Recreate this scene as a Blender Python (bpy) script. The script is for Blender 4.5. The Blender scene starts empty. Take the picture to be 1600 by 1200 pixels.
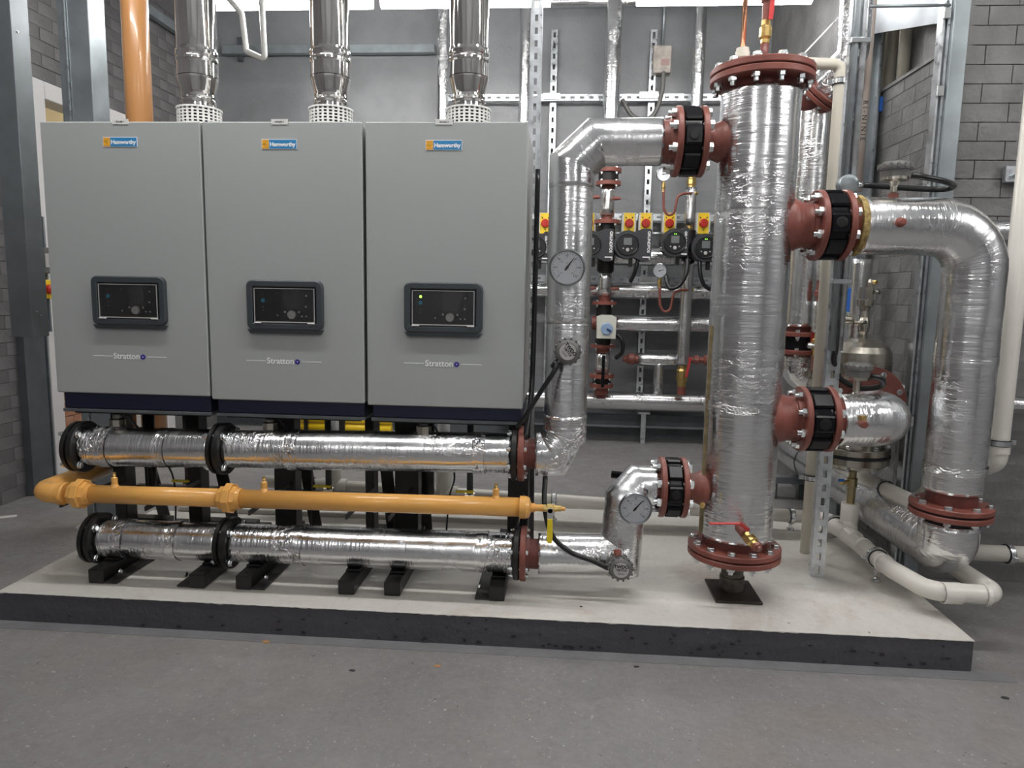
import bpy, bmesh, math, random
from mathutils import Vector, Matrix, noise
random.seed(7)
S = bpy.context.scene
COL = S.collection
V = Vector
PI = math.pi
# ------------------------------------------------------------ camera, world, exposure
F, PITCH, YAW, ROLL, H = 1096.0, .1275, .0706, .0178, 1.22
def _rot():
    cy, sy = math.cos(YAW), math.sin(YAW); cp, sp = math.cos(PITCH), math.sin(PITCH); cr, sr = math.cos(ROLL), math.sin(ROLL)
    A = Matrix(((cy, sy, 0), (-sy, cy, 0), (0, 0, 1))); B = Matrix(((1, 0, 0), (0, 0, -1), (0, 1, 0)))
    Pm = Matrix(((1, 0, 0), (0, cp, -sp), (0, sp, cp))); R = Matrix(((cr, -sr, 0), (sr, cr, 0), (0, 0, 1)))
    return R @ Pm @ B @ A
CM = _rot()
cam = bpy.data.cameras.new('camera'); camo = bpy.data.objects.new('camera', cam); COL.objects.link(camo)
cam.sensor_width = 36; cam.sensor_fit = 'HORIZONTAL'; cam.lens = 36 * F / 1600; cam.clip_start = .02
mw = Matrix((CM[0], -CM[1], -CM[2])).transposed().to_4x4(); mw.translation = V((0, 0, H)); camo.matrix_world = mw
S.camera = camo
S.view_settings.view_transform = 'Standard'; S.view_settings.look = 'None'
S.view_settings.gamma = 1; S.view_settings.use_curve_mapping = False
S.view_settings.exposure = 1.07
w = bpy.data.worlds.new('world'); S.world = w; w.use_nodes = True
w.node_tree.nodes['Background'].inputs[0].default_value = (.5, .55, .6, 1); w.node_tree.nodes['Background'].inputs[1].default_value = .3
BATTEN = 24.0      # radiance of the tube battens
def P(px, py, Y=None, Z=None, X=None):
    """world point on the ray of a photo pixel at a known depth / height / side plane"""
    d = CM.transposed() @ V(((px - 800) / F, (py - 600) / F, 1))
    t = Y / d.y if Y is not None else ((Z - H) / d.z if Z is not None else X / d.x)
    return V((0, 0, H)) + d * t

# ------------------------------------------------------------ materials
MATS = {}
def pm(name, col, rough=.5, metal=0, var=.0, vs=6, bump=0, bs=60, emit=None, rv=0, coat=0, detail=4, trans=0, spec=.5, col2=None):
    m = bpy.data.materials.new(name); m.use_nodes = True; nt = m.node_tree; n = nt.nodes; L = nt.links
    b = n['Principled BSDF']
    b.inputs['Base Color'].default_value = (*col, 1); b.inputs['Roughness'].default_value = rough; b.inputs['Metallic'].default_value = metal
    b.inputs['Coat Weight'].default_value = coat; b.inputs['Transmission Weight'].default_value = trans
    b.inputs['Specular IOR Level'].default_value = spec
    tc = n.new('ShaderNodeTexCoord')
    if var or col2:
        no = n.new('ShaderNodeTexNoise'); no.inputs['Scale'].default_value = vs; no.inputs['Detail'].default_value = detail
        L.new(tc.outputs['Object'], no.inputs['Vector'])
        mx = n.new('ShaderNodeMix'); mx.data_type = 'RGBA'
        mr = n.new('ShaderNodeMapRange'); mr.inputs['From Min'].default_value = .35; mr.inputs['From Max'].default_value = .65
        L.new(no.outputs['Fac'], mr.inputs['Value']); L.new(mr.outputs[0], mx.inputs['Factor'])
        c2 = col2 or tuple(min(1, c * (1 + var)) for c in col); c1 = col if col2 else tuple(c * (1 - var) for c in col)
        mx.inputs['A'].default_value = (*c1, 1); mx.inputs['B'].default_value = (*c2, 1)
        L.new(mx.outputs['Result'], b.inputs['Base Color'])
        if rv:
            m2 = n.new('ShaderNodeMapRange'); m2.inputs['From Min'].default_value = .3; m2.inputs['From Max'].default_value = .7
            m2.inputs['To Min'].default_value = rough - rv; m2.inputs['To Max'].default_value = rough + rv
            L.new(no.outputs['Fac'], m2.inputs['Value']); L.new(m2.outputs[0], b.inputs['Roughness'])
    if bump:
        nb = n.new('ShaderNodeTexNoise'); nb.inputs['Scale'].default_value = bs; nb.inputs['Detail'].default_value = 5
        L.new(tc.outputs['Object'], nb.inputs['Vector'])
        bp = n.new('ShaderNodeBump'); bp.inputs['Distance'].default_value = bump; bp.inputs['Strength'].default_value = 1
        L.new(nb.outputs['Fac'], bp.inputs['Height']); L.new(bp.outputs[0], b.inputs['Normal'])
    if emit:
        b.inputs['Emission Color'].default_value = (*emit[0], 1); b.inputs['Emission Strength'].default_value = emit[1]
    MATS[name] = m
    return m
def foil(name, col=(.80, .81, .82), rough=.19, big=.0028, fine=.0010, crease=.0006):
    """aluminium foil lagging: UV v runs along the pipe, u round it"""
    m = pm(name, col, rough, 1.0); nt = m.node_tree; n = nt.nodes; L = nt.links; b = n['Principled BSDF']
    tc = n.new('ShaderNodeTexCoord'); oi = n.new('ShaderNodeObjectInfo')
    add = n.new('ShaderNodeVectorMath'); add.operation = 'ADD'; L.new(tc.outputs['UV'], add.inputs[0])
    cb = n.new('ShaderNodeCombineXYZ'); mm = n.new('ShaderNodeMath'); mm.operation = 'MULTIPLY'; mm.inputs[1].default_value = 37
    L.new(oi.outputs['Random'], mm.inputs[0]); L.new(mm.outputs[0], cb.inputs[0]); L.new(mm.outputs[0], cb.inputs[2]); L.new(cb.outputs[0], add.inputs[1])
    def ns(sc, det, dist=0, scale=(1, 1, 1), typ=None):
        mp = n.new('ShaderNodeMapping'); mp.inputs['Scale'].default_value = scale; L.new(add.outputs[0], mp.inputs[0])
        q = n.new('ShaderNodeTexNoise'); q.inputs['Scale'].default_value = sc; q.inputs['Detail'].default_value = det
        q.inputs['Distortion'].default_value = dist
        if typ: q.noise_type = typ
        L.new(mp.outputs[0], q.inputs['Vector']); return q.outputs['Fac']
    prev = None
    for h, d in ((ns(5, 3, .6, (1, .8, 1)), big), (ns(16, 2, .4, (.6, 4.5, 1)), fine * 1.6), (ns(60, 3, .2, (.35, 2.2, 1)), fine), ):
        bp = n.new('ShaderNodeBump'); bp.inputs['Strength'].default_value = 1; bp.inputs['Distance'].default_value = d
        L.new(h, bp.inputs['Height'])
        if prev: L.new(prev, bp.inputs['Normal'])
        prev = bp.outputs[0]
    # sparse crumples: ridged noise masked by patches
    rd = ns(22, 4, 1.2, (1, 1.3, 1)); a = n.new('ShaderNodeMath'); a.operation = 'SUBTRACT'; a.inputs[1].default_value = .5; L.new(rd, a.inputs[0])
    ab = n.new('ShaderNodeMath'); ab.operation = 'ABSOLUTE'; L.new(a.outputs[0], ab.inputs[0])
    mr = n.new('ShaderNodeMapRange'); mr.inputs['From Max'].default_value = .06; mr.inputs['To Min'].default_value = 1; mr.inputs['To Max'].default_value = 0; L.new(ab.outputs[0], mr.inputs['Value'])
    ms = ns(3.2, 1); m2 = n.new('ShaderNodeMapRange'); m2.inputs['From Min'].default_value = .53; m2.inputs['From Max'].default_value = .66; L.new(ms, m2.inputs['Value'])
    mu = n.new('ShaderNodeMath'); mu.operation = 'MULTIPLY'; L.new(mr.outputs[0], mu.inputs[0]); L.new(m2.outputs[0], mu.inputs[1])
    bp = n.new('ShaderNodeBump'); bp.inputs['Strength'].default_value = 1; bp.inputs['Distance'].default_value = crease
    L.new(mu.outputs[0], bp.inputs['Height']); L.new(prev, bp.inputs['Normal']); L.new(bp.outputs[0], b.inputs['Normal'])
    # slight dulling patches
    du = ns(9, 2); m3 = n.new('ShaderNodeMapRange'); m3.inputs['From Min'].default_value = .35; m3.inputs['From Max'].default_value = .65
    m3.inputs['To Min'].default_value = rough * .8; m3.inputs['To Max'].default_value = rough * 1.5; L.new(du, m3.inputs['Value']); L.new(m3.outputs[0], b.inputs['Roughness'])
    return m
FOIL = foil('foil_lagging'); FOILC = foil('foil_crumpled', rough=.18, big=.007, fine=.0018, crease=.0035)
FOILS = foil('foil_smooth', rough=.17, big=.004, fine=.0008, crease=.002)
TAPE = foil('foil_tape', (.86, .87, .88), .18, .006, .002, .009)
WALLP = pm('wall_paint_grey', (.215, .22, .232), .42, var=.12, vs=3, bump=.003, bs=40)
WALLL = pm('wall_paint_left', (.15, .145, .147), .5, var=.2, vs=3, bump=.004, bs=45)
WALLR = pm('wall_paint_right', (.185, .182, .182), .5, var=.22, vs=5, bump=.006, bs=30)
WALLF = pm('front_wall_paint', (.33, .33, .34), .6)
CEIL = pm('ceiling_paint', (.5, .51, .52), .7)
STEEL = pm('galvanised_steel', (.60, .63, .65), .33, .9, var=.12, vs=30, rv=.08)
GALV = pm('dull_galvanised', (.30, .335, .35), .38, .55, var=.12, vs=8, rv=.06)
GALVD = pm('dark_galvanised', (.13, .145, .155), .42, .4, var=.12, vs=8)
ZINC = pm('zinc_bolt', (.72, .75, .76), .25, 1)
CHROME = pm('polished_flue_steel', (.80, .79, .77), .07, 1, bump=.0006, bs=9)
REDOX = pm('red_oxide_paint', (.235, .074, .056), .42, var=.14, vs=14, bump=.0008, bs=120)
REDOXD = pm('red_oxide_dark', (.17, .048, .038), .45, var=.18, vs=14)
BLACKP = pm('black_gloss_paint', (.006, .006, .008), .25, spec=.22)
BLACKM = pm('black_steel', (.009, .0085, .0085), .38, var=.3, vs=10)
BRACK = pm('dark_bracket', (.035, .033, .032), .45, var=.3, vs=10)
RUBBER = pm('black_cable', (.012, .012, .013), .28)
GASY = pm('gas_ochre_paint', (.80, .41, .105), .27, coat=.3, var=.04, vs=5)
GASB = pm('gas_riser_brown', (.56, .27, .10), .28, coat=.3)  # browner, darker tone than the ochre of the horizontal pipe
BOIL = pm('boiler_grey_paint', (.385, .405, .40), .45, bump=.0002, bs=300)
BOILS = pm('boiler_side_grey', (.42, .43, .42), .45)
NAVY = pm('navy_panel', (.012, .014, .045), .4)
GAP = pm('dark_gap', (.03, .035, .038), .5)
BEZ = pm('bezel_slate', (.045, .055, .062), .4)
DARK = pm('control_black', (.012, .013, .014), .3)
WHITE = pm('white_plastic', (.72, .72, .70), .4)
PIPEW = pm('white_waste_pipe', (.74, .71, .65), .3, var=.03, vs=5)
PIPEG = pm('grey_waste_pipe', (.42, .42, .41), .35)
CREAM = pm('cream_pipe', (.72, .68, .58), .35)
BRASS = pm('brass', (.72, .52, .20), .3, 1, var=.2, vs=40)
COPPER = pm('copper', (.85, .45, .28), .25, 1)
BRONZE = pm('steel_nickel', (.50, .47, .41), .26, 1, var=.08, vs=10)
YEL = pm('yellow_plastic', (.90, .62, .02), .35)
YELL = pm('yellow_lever', (.85, .66, .03), .3)
REDK = pm('red_knob', (.55, .03, .02), .3)
REDL = pm('red_lever', (.55, .05, .05), .35)
BLUE = pm('blue_plastic', (.03, .15, .55), .4)
LBLUE = pm('light_blue_disc', (.30, .42, .62), .35)
GREYP = pm('grey_sensor_plastic', (.14, .138, .13), .4)
GREYL = pm('grey_sensor_light', (.46, .45, .44), .4)
PUMP = pm('pump_black', (.035, .037, .042), .4)
LCD = pm('lcd_grey', (.16, .17, .17), .3)
DIAL = pm('dial_white', (.90, .92, .96), .3)
INK = pm('ink_black', (.01, .01, .012), .5)
INKW = pm('print_white', (.95, .95, .95), .5)
LOGOB = pm('logo_blue', (.03, .24, .52), .4)
LOGOO = pm('logo_orange', (.80, .38, .04), .4)
PURP = pm('badge_purple', (.03, .02, .25), .4)
FIBRE = pm('mineral_wool_edge', (.36, .26, .10), .8, var=.4, vs=60, bump=.004, bs=90)
BRICKR = pm('raw_brick', (.42, .17, .09), .8, col2=(.55, .30, .2), vs=14)
MORT = pm('mortar', (.45, .42, .38), .9)
CORR = pm('corridor_cream', (.78, .66, .42), .6)
DOORW = pm('door_white', (.75, .74, .73), .35)
TUBE = pm('lit_diffuser', (.9, .9, .9), .5, emit=((1.0, .985, .965), BATTEN))
LEDG = pm('green_led', (.1, .8, .1), .4, emit=((.25, 1, .05), 2.5))
def glass_mat():
    m = bpy.data.materials.new('clear_cover'); m.use_nodes = True; n = m.node_tree.nodes; L = m.node_tree.links
    n.clear(); o = n.new('ShaderNodeOutputMaterial'); t = n.new('ShaderNodeBsdfTransparent'); g = n.new('ShaderNodeBsdfGlossy')
    g.inputs['Roughness'].default_value = .04; fr = n.new('ShaderNodeFresnel'); fr.inputs[0].default_value = 1.5
    mx = n.new('ShaderNodeMixShader'); L.new(fr.outputs[0], mx.inputs[0]); L.new(t.outputs[0], mx.inputs[1]); L.new(g.outputs[0], mx.inputs[2]); L.new(mx.outputs[0], o.inputs[0])
    return m
GLASS = glass_mat()
def layered(name, base, var, spots, rough, bumpd, cracks=False, patch=None):
    m = pm(name, base, rough); nt = m.node_tree; n = nt.nodes; L = nt.links; b = n['Principled BSDF']; tc = n.new('ShaderNodeTexCoord')
    def no(sc, det=5, dist=0, rgh=.55):
        q = n.new('ShaderNodeTexNoise'); q.inputs['Scale'].default_value = sc; q.inputs['Detail'].default_value = det; q.inputs['Distortion'].default_value = dist
        q.inputs['Roughness'].default_value = rgh; L.new(tc.outputs['Object'], q.inputs['Vector']); return q.outputs['Fac']
    def mr(x, a, b_, c=0, d=1):
        q = n.new('ShaderNodeMapRange'); L.new(x, q.inputs['Value'])
        for k, v in zip(('From Min', 'From Max', 'To Min', 'To Max'), (a, b_, c, d)): q.inputs[k].default_value = v
        return q.outputs[0]
    def mix(f, A, B):
        q = n.new('ShaderNodeMix'); q.data_type = 'RGBA'; L.new(f, q.inputs['Factor'])
        for k, v in (('A', A), ('B', B)):
            if isinstance(v, tuple): q.inputs[k].default_value = (*v, 1)
            else: L.new(v, q.inputs[k])
        return q.outputs['Result']
    c = mix(mr(no(1.1, 4, .5), .35, .65), tuple(x * (1 - var) for x in base), tuple(x * (1 + var) for x in base))
    c = mix(mr(no(22, 6, 0, .7), .42, .72, 0, .55), c, tuple(x * (1 - var * 1.6) for x in base))
    if patch: c = mix(mr(no(1.7, 5, 1.0), .56, .70, 0, patch[1]), c, patch[0])
    c = mix(mr(no(48, 5, 0, .75), .40, .62, 0, .35), c, tuple(x * (1 + var * 2.2) for x in base))
    c = mix(mr(no(70, 4, 0, .7), .645, .69), c, spots)
    c = mix(mr(no(38, 2, .8, .6), .27, .24), c, tuple(x * .35 for x in base))
    L.new(c, b.inputs['Base Color'])
    L.new(mr(no(9, 4), .3, .7, rough - .1, rough + .15), b.inputs['Roughness'])
    p = None
    for h, d in ((no(7, 3), bumpd), (no(55, 5, 0, .7), bumpd * .28)):
        bp = n.new('ShaderNodeBump'); bp.inputs['Strength'].default_value = 1; bp.inputs['Distance'].default_value = d; L.new(h, bp.inputs['Height'])
        if p: L.new(p, bp.inputs['Normal'])
        p = bp.outputs[0]
    L.new(p, b.inputs['Normal'])
    return m
FLOORM = layered('floor_painted_screed', (.235, .228, .224), .15, (.50, .49, .48), .46, .009, patch=((.24, .195, .18), .5))
PLOTH = layered('plinth_dark_paint', (.070, .068, .078), .10, (.13, .13, .14), .38, .016)
TOPM = layered('plinth_top_paint', (.62, .60, .56), .07, (.5, .47, .43), .45, .003, patch=((.44, .38, .33), .85))

# ------------------------------------------------------------ geometry builder
def frame(t):
    t = t.normalized(); a = V((0, 0, 1)) if abs(t.z) < .9 else V((0, 1, 0))
    u = t.cross(a).normalized(); return u, t.cross(u).normalized()
def arcpath(pts, rad):
    pts = [V(p) for p in pts]; out = [pts[0]]
    for i in range(1, len(pts) - 1):
        r = rad[i - 1] if isinstance(rad, (list, tuple)) else rad
        a, b, c = pts[i - 1], pts[i], pts[i + 1]; d1 = (a - b).normalized(); d2 = (c - b).normalized()
        ang = d1.angle(d2)
        if r <= 0 or abs(ang - PI) < .02: out.append(b); continue
        tl = r / math.tan(ang / 2); m = min((a - b).length, (c - b).length) * .499
        if tl > m: r = r * m / tl; tl = m
        p1 = b + d1 * tl; p2 = b + d2 * tl; bis = (d1 + d2).normalized(); cen = b + bis * (r / math.sin(ang / 2))
        k = max(3, int((PI - ang) / .16)); e1 = (p1 - cen).normalized(); e2 = (p2 - cen).normalized(); tot = e1.angle(e2); axn = e1.cross(e2).normalized()
        for j in range(k + 1): out.append(cen + Matrix.Rotation(tot * j / k, 3, axn) @ e1 * r)
    out.append(pts[-1]); return out
def catmull(pts, n=6):
    pts = [V(p) for p in pts]; q = [pts[0] * 2 - pts[1]] + pts + [pts[-1] * 2 - pts[-2]]; out = []
    for i in range(1, len(q) - 2):
        for j in range(n):
            t = j / n; a, b, c, d = q[i - 1:i + 3]
            out.append(.5 * ((2 * b) + (c - a) * t + (2 * a - 5 * b + 4 * c - d) * t * t + (3 * b - a - 3 * c + d) * t ** 3))
    out.append(pts[-1]); return out
class G:
    def __init__(s): s.v = []; s.f = []; s.uv = {}; s.sm = set()
    def face(s, idx, uv=None, smooth=False):
        k = len(s.f); s.f.append(tuple(idx))
        if uv: s.uv[k] = uv
        if smooth: s.sm.add(k)
    def obox(s, c, ax, h, bev=0):
        c = V(c); ax = [V(a) for a in ax]; b = len(s.v)
        if bev:
            # chamfered box: 24 vertices
            idx = {}
            for sx in (-1, 1):
                for sy in (-1, 1):
                    for sz in (-1, 1):
                        for k in range(3):
                            hh = [h[j] - (bev if j != k else 0) for j in range(3)]
                            idx[sx, sy, sz, k] = len(s.v); s.v.append(c + ax[0] * sx * hh[0] + ax[1] * sy * hh[1] + ax[2] * sz * hh[2])
            for k in range(3):
                i, j = [(1, 2), (0, 2), (0, 1)][k]
                for sg in (-1, 1):
                    q = []
                    for a, d in ((-1, -1), (1, -1), (1, 1), (-1, 1)):
                        w_ = [0, 0, 0]; w_[k] = sg; w_[i] = a; w_[j] = d; q.append(idx[(*w_, k)])
                    s.face(q)
            for k in range(3):
                i, j = [(1, 2), (0, 2), (0, 1)][k]
                for a in (-1, 1):
                    for d in (-1, 1):
                        w1 = [0, 0, 0]; w1[i] = a; w1[j] = d; w2 = list(w1); w1[k] = -1; w2[k] = 1
                        s.face((idx[(*w1, i)], idx[(*w2, i)], idx[(*w2, j)], idx[(*w1, j)]))
            for sx in (-1, 1):
                for sy in (-1, 1):
                    for sz in (-1, 1): s.face([idx[sx, sy, sz, k] for k in range(3)])
            return s
        for sx, sy, sz in ((-1, -1, -1), (1, -1, -1), (1, 1, -1), (-1, 1, -1), (-1, -1, 1), (1, -1, 1), (1, 1, 1), (-1, 1, 1)):
            s.v.append(c + ax[0] * sx * h[0] + ax[1] * sy * h[1] + ax[2] * sz * h[2])
        for f in ((0, 3, 2, 1), (4, 5, 6, 7), (0, 1, 5, 4), (1, 2, 6, 5), (2, 3, 7, 6), (3, 0, 4, 7)): s.face([b + i for i in f])
        return s
    def box(s, x0, x1, y0, y1, z0, z1, bev=0):
        return s.obox(((x0 + x1) / 2, (y0 + y1) / 2, (z0 + z1) / 2), ((1, 0, 0), (0, 1, 0), (0, 0, 1)), (abs(x1 - x0) / 2, abs(y1 - y0) / 2, abs(z1 - z0) / 2), bev)
    def beam(s, a, b, w, d, up=(0, 0, 1), bev=0):
        a, b = V(a), V(b); t = (b - a).normalized(); u = V(up); u = (u - t * u.dot(t)).normalized(); k = t.cross(u)
        return s.obox((a + b) / 2, (t, k, u), ((b - a).length / 2, w / 2, d / 2), bev)
    def tube(s, path, r, seg=20, fil=0, caps=True, rough=0, step=.03, smooth=True, seed=0, rf=None):
        pts = arcpath(path, fil) if fil else [V(p) for p in path]
        if rough or rf:
            q = []
            for a, b in zip(pts, pts[1:]):
                k = max(1, int((b - a).length / step)); q += [a + (b - a) * j / k for j in range(k)]
            pts = q + [pts[-1]]
        n = len(pts); t0 = (pts[1] - pts[0]).normalized(); u, w_ = frame(t0); L = 0; base = len(s.v)
        for i, p in enumerate(pts):
            tin = (p - pts[i - 1]).normalized() if i else t0
            tout = (pts[i + 1] - p).normalized() if i < n - 1 else tin
            if i: L += (p - pts[i - 1]).length
            nn = (tin + tout).normalized()
            for j in range(seg):
                an = 2 * PI * j / seg; c = u * math.cos(an) + w_ * math.sin(an)
                rr = r(L) if callable(r) else r
                if rough: rr *= 1 + rough * (noise.noise(V((p.x * 9 + c.x * 1.3 + seed, p.y * 9 + c.y * 1.3, p.z * 9 + c.z * 1.3))) + .6 * noise.noise(V((p.x * 38 + c.x * 3 + seed, p.y * 38 + c.y * 3, p.z * 38 + c.z * 3))))
                if rf: rr *= rf(L, an)
                c = c * rr; c = c - tin * (c.dot(nn) / max(.2, tin.dot(nn)))
                s.v.append(p + c)
            if i < n - 1:
                q = tin.rotation_difference(tout); u = q @ u; w_ = q @ w_
        L = 0; R0 = .08
        for i in range(n - 1):
            d = (pts[i + 1] - pts[i]).length
            for j in range(seg):
                j2 = (j + 1) % seg; a = base + i * seg; u0 = 2 * PI * R0 * j / seg; u1 = 2 * PI * R0 * (j + 1) / seg
                s.face((a + j, a + seg + j, a + seg + j2, a + j2), ((u0, L), (u0, L + d), (u1, L + d), (u1, L)), smooth)
            L += d
        if caps:
            s.face([base + j for j in range(seg)]); s.face([base + (n - 1) * seg + j for j in reversed(range(seg))])
        return s
    def lathe(s, o, ax, prof, seg=32, smooth=True, capa=True, capb=True, sharp=True):
        """prof: list of (t, r) along ax from o"""
        o = V(o); ax = V(ax).normalized(); u, w_ = frame(ax); L = 0
        dup = []
        for i, (t, r) in enumerate(prof):
            dup.append((t, r, L)); 
            if i < len(prof) - 1: L += math.hypot(prof[i + 1][0] - t, prof[i + 1][1] - r)
        first = None
        for (a, b) in zip(dup, dup[1:]):
            base = len(s.v)
            for (t, r, _) in (a, b):
                for j in range(seg):
                    an = 2 * PI * j / seg; s.v.append(o + ax * t + (u * math.cos(an) + w_ * math.sin(an)) * max(r, 1e-5))
            for j in range(seg):
                j2 = (j + 1) % seg; u0 = .5 * j / seg; u1 = .5 * (j + 1) / seg
                s.face((base + j, base + j2, base + seg + j2, base + seg + j), ((u0, a[2]), (u1, a[2]), (u1, b[2]), (u0, b[2])), smooth)
        for (pt, cap, rev) in ((dup[0], capa, True), (dup[-1], capb, False)):
            if cap and pt[1] > 1e-4:
                base = len(s.v)
                for j in range(seg):
                    an = 2 * PI * j / seg; s.v.append(o + ax * pt[0] + (u * math.cos(an) + w_ * math.sin(an)) * pt[1])
                s.face([base + (seg - 1 - j if rev else j) for j in range(seg)])
        return s
    def cyl(s, a, b, r, seg=20, r2=None):
        a, b = V(a), V(b); return s.lathe(a, b - a, [(0, r), ((b - a).length, r if r2 is None else r2)], seg)
    def prism(s, pts2, o, ux, uy, un, t):
        """extruded polygon: pts2 in (ux,uy) about o, thickness t along un"""
        o, ux, uy, un = V(o), V(ux), V(uy), V(un); b = len(s.v); n = len(pts2)
        for k in (0, 1):
            for (x, y) in pts2: s.v.append(o + ux * x + uy * y + un * t * k)
        s.face([b + i for i in reversed(range(n))]); s.face([b + n + i for i in range(n)])
        for i in range(n): j = (i + 1) % n; s.face((b + i, b + j, b + n + j, b + n + i))
        return s
    def mesh(s, name, off=V((0, 0, 0))):
        me = bpy.data.meshes.new(name); me.from_pydata([tuple(p - off) for p in s.v], [], s.f)
        if s.sm:
            me.polygons.foreach_set('use_smooth', [i in s.sm for i in range(len(s.f))])
        if s.uv:
            ul = me.uv_layers.new(name='UVMap'); k = 0
            for i, f in enumerate(s.f):
                uv = s.uv.get(i)
                for j in range(len(f)):
                    ul.data[k].uv = uv[j] if uv else (0, 0); k += 1
        me.update(); return me
    def build(s, name, mat, parent=None, label=None, fix=True):
        off = wloc(parent) if parent else V((0, 0, 0))
        if not parent and s.v:   # own origin at the base of the mesh
            xs = [p.x for p in s.v]; ys = [p.y for p in s.v]; off = V(((min(xs) + max(xs)) / 2, (min(ys) + max(ys)) / 2, min(p.z for p in s.v)))
        me = s.mesh(name, off)
        bm = bmesh.new(); bm.from_mesh(me); bmesh.ops.recalc_face_normals(bm, faces=bm.faces); bm.to_mesh(me); bm.free()
        me.materials.append(mat); o = bpy.data.objects.new(name, me); COL.objects.link(o)
        if parent: o.parent = parent
        else: o.location = off
        if label: o['label'] = label
        return o
def wloc(o):
    l = V((0, 0, 0))
    while o: l = l + V(o.location); o = o.parent
    return l
def tag(o, label, cat, group=None, kind=None):
    o['label'] = label; o['category'] = cat
    if group: o['group'] = group
    if kind: o['kind'] = kind
    return o
def thing(name, label, cat, loc, group=None):
    o = bpy.data.objects.new(name, None); COL.objects.link(o); o.location = V(loc); o.empty_display_size = .05
    return tag(o, label, cat, group)
def struct(o, label=None):
    o['kind'] = 'structure'
    if label: o['label'] = label
    return o
BC = {}
def bolt(parent, p, ax, grip, s=.011, mat=None, both=True):
    """through bolt centred on p: hex head on +ax, nut and thread on -ax"""
    key = (round(grip, 4), round(s, 4), both)
    if key not in BC:
        g = G(); z = V((0, 0, 1))
        g.lathe((0, 0, grip / 2), z, [(0, s * 1.25), (s * .15, s * 1.25)], 12)
        g.lathe((0, 0, grip / 2), z, [(0, s), (s * .85, s), (s * .98, s * .85)], 6, smooth=False)
        if both:
            g.lathe((0, 0, -grip / 2), -z, [(0, s), (s * .9, s)], 6, smooth=False)
            g.lathe((0, 0, -grip / 2), -z, [(0, s * .58), (s * 1.7, s * .58)], 8)
            g.lathe((0, 0, -grip / 2), z, [(0, s * .55), (grip, s * .55)], 8)
        me = g.mesh('bolt'); me.materials.append(mat or ZINC); BC[key] = me
    o = bpy.data.objects.new('bolt', BC[key]); COL.objects.link(o); o.parent = parent
    o.location = V(p) - wloc(parent); o.rotation_mode = 'QUATERNION'; o.rotation_quaternion = V(ax).to_track_quat('Z', 'Y')
    return o
def bolts(parent, c, ax, R, n, grip, s=.011, ph=0.5, both=True):
    ax = V(ax).normalized(); u, w_ = frame(ax)
    for k in range(n):
        a = 2 * PI * (k + ph) / n; bolt(parent, V(c) + (u * math.cos(a) + w_ * math.sin(a)) * R, ax, grip, s, both=both)
def flange_g(c, ax, t, R, ri, bev=.003):
    return G().lathe(V(c) - V(ax).normalized() * t / 2, ax, [(0, ri), (0, R - bev), (bev, R), (t - bev, R), (t, R - bev), (t, ri)], 40, capa=False, capb=False, smooth=True)
TXT = {}
def text(s, size, o, ux, uy, mat, parent, name='lettering', depth=.0006, align='CENTER', bold=0):
    key = (s, round(size, 4), align, bold)
    if key not in TXT:
        cu = bpy.data.curves.new('t', 'FONT'); cu.body = s; cu.size = size; cu.align_x = align; cu.align_y = 'CENTER'; cu.extrude = depth; cu.offset = bold; cu.resolution_u = 3
        to = bpy.data.objects.new('t', cu); COL.objects.link(to); dg = bpy.context.evaluated_depsgraph_get(); me = bpy.data.meshes.new_from_object(to.evaluated_get(dg))
        COL.objects.unlink(to); bpy.data.objects.remove(to); TXT[key] = me
    me = TXT[key].copy(); me.materials.clear(); me.materials.append(mat)
    ux, uy = V(ux).normalized(), V(uy).normalized(); R = Matrix((ux, uy, ux.cross(uy))).transposed().to_4x4()
    me.transform(R); ob = bpy.data.objects.new(name, me); COL.objects.link(ob); ob.parent = parent; ob.location = V(o) - wloc(parent)
    return ob
def dup(root, delta, label=None, skip=()):
    r = root.copy(); COL.objects.link(r); r.location = V(root.location) + V(delta)
    if label: r['label'] = label
    for ch in list(root.children):
        if ch in skip: continue
        c = ch.copy(); COL.objects.link(c); c.parent = r
        for g in ch.children:
            d = g.copy(); COL.objects.link(d); d.parent = c
    return r
X3, Y3, Z3 = V((1, 0, 0)), V((0, 1, 0)), V((0, 0, 1))
PZ = .11      # plinth top
# ------------------------------------------------------------ the room
XL, XR, YB, ZC = -3.1, 1.53, 6.1, 3.85
YP = 3.1      # pier face
struct(G().box(-4.9, 4.2, -2.6, 6.4, -.12, 0).build('floor', FLOORM), 'dark grey painted screed floor, scuffed and speckled')
struct(G().box(-5.0, 4.3, -2.7, 6.5, ZC, ZC + .1).build('ceiling', CEIL))
wb = struct(G().box(-3.3, 1.8, YB, YB + .15, 0, ZC).build('wall_back', WALLP), 'dark grey painted masonry back wall behind the pipework')
struct(G().box(-5.0, 4.2, -2.7, -2.6, 0, ZC).build('wall_front', WALLF))
DY0, DY1, DZ = 4.06, 5.25, 2.34
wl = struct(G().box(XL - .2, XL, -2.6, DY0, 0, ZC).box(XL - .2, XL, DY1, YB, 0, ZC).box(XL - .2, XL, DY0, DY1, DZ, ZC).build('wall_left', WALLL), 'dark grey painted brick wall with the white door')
wr = struct(G().box(XR + .01, XR + .3, YP + .01, YB, 0, 2.235).box(XR + .09, XR + .3, YP + .01, YB, 2.235, ZC).box(XR + .01, 4.2, YP + .01, YP + .25, 0, ZC).build('wall_right', WALLR), 'grey painted brick wall and pier on the right')
struct(G().box(4.1, 4.2, -2.6, YP, 0, ZC).build('wall_right', WALLF))
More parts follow.
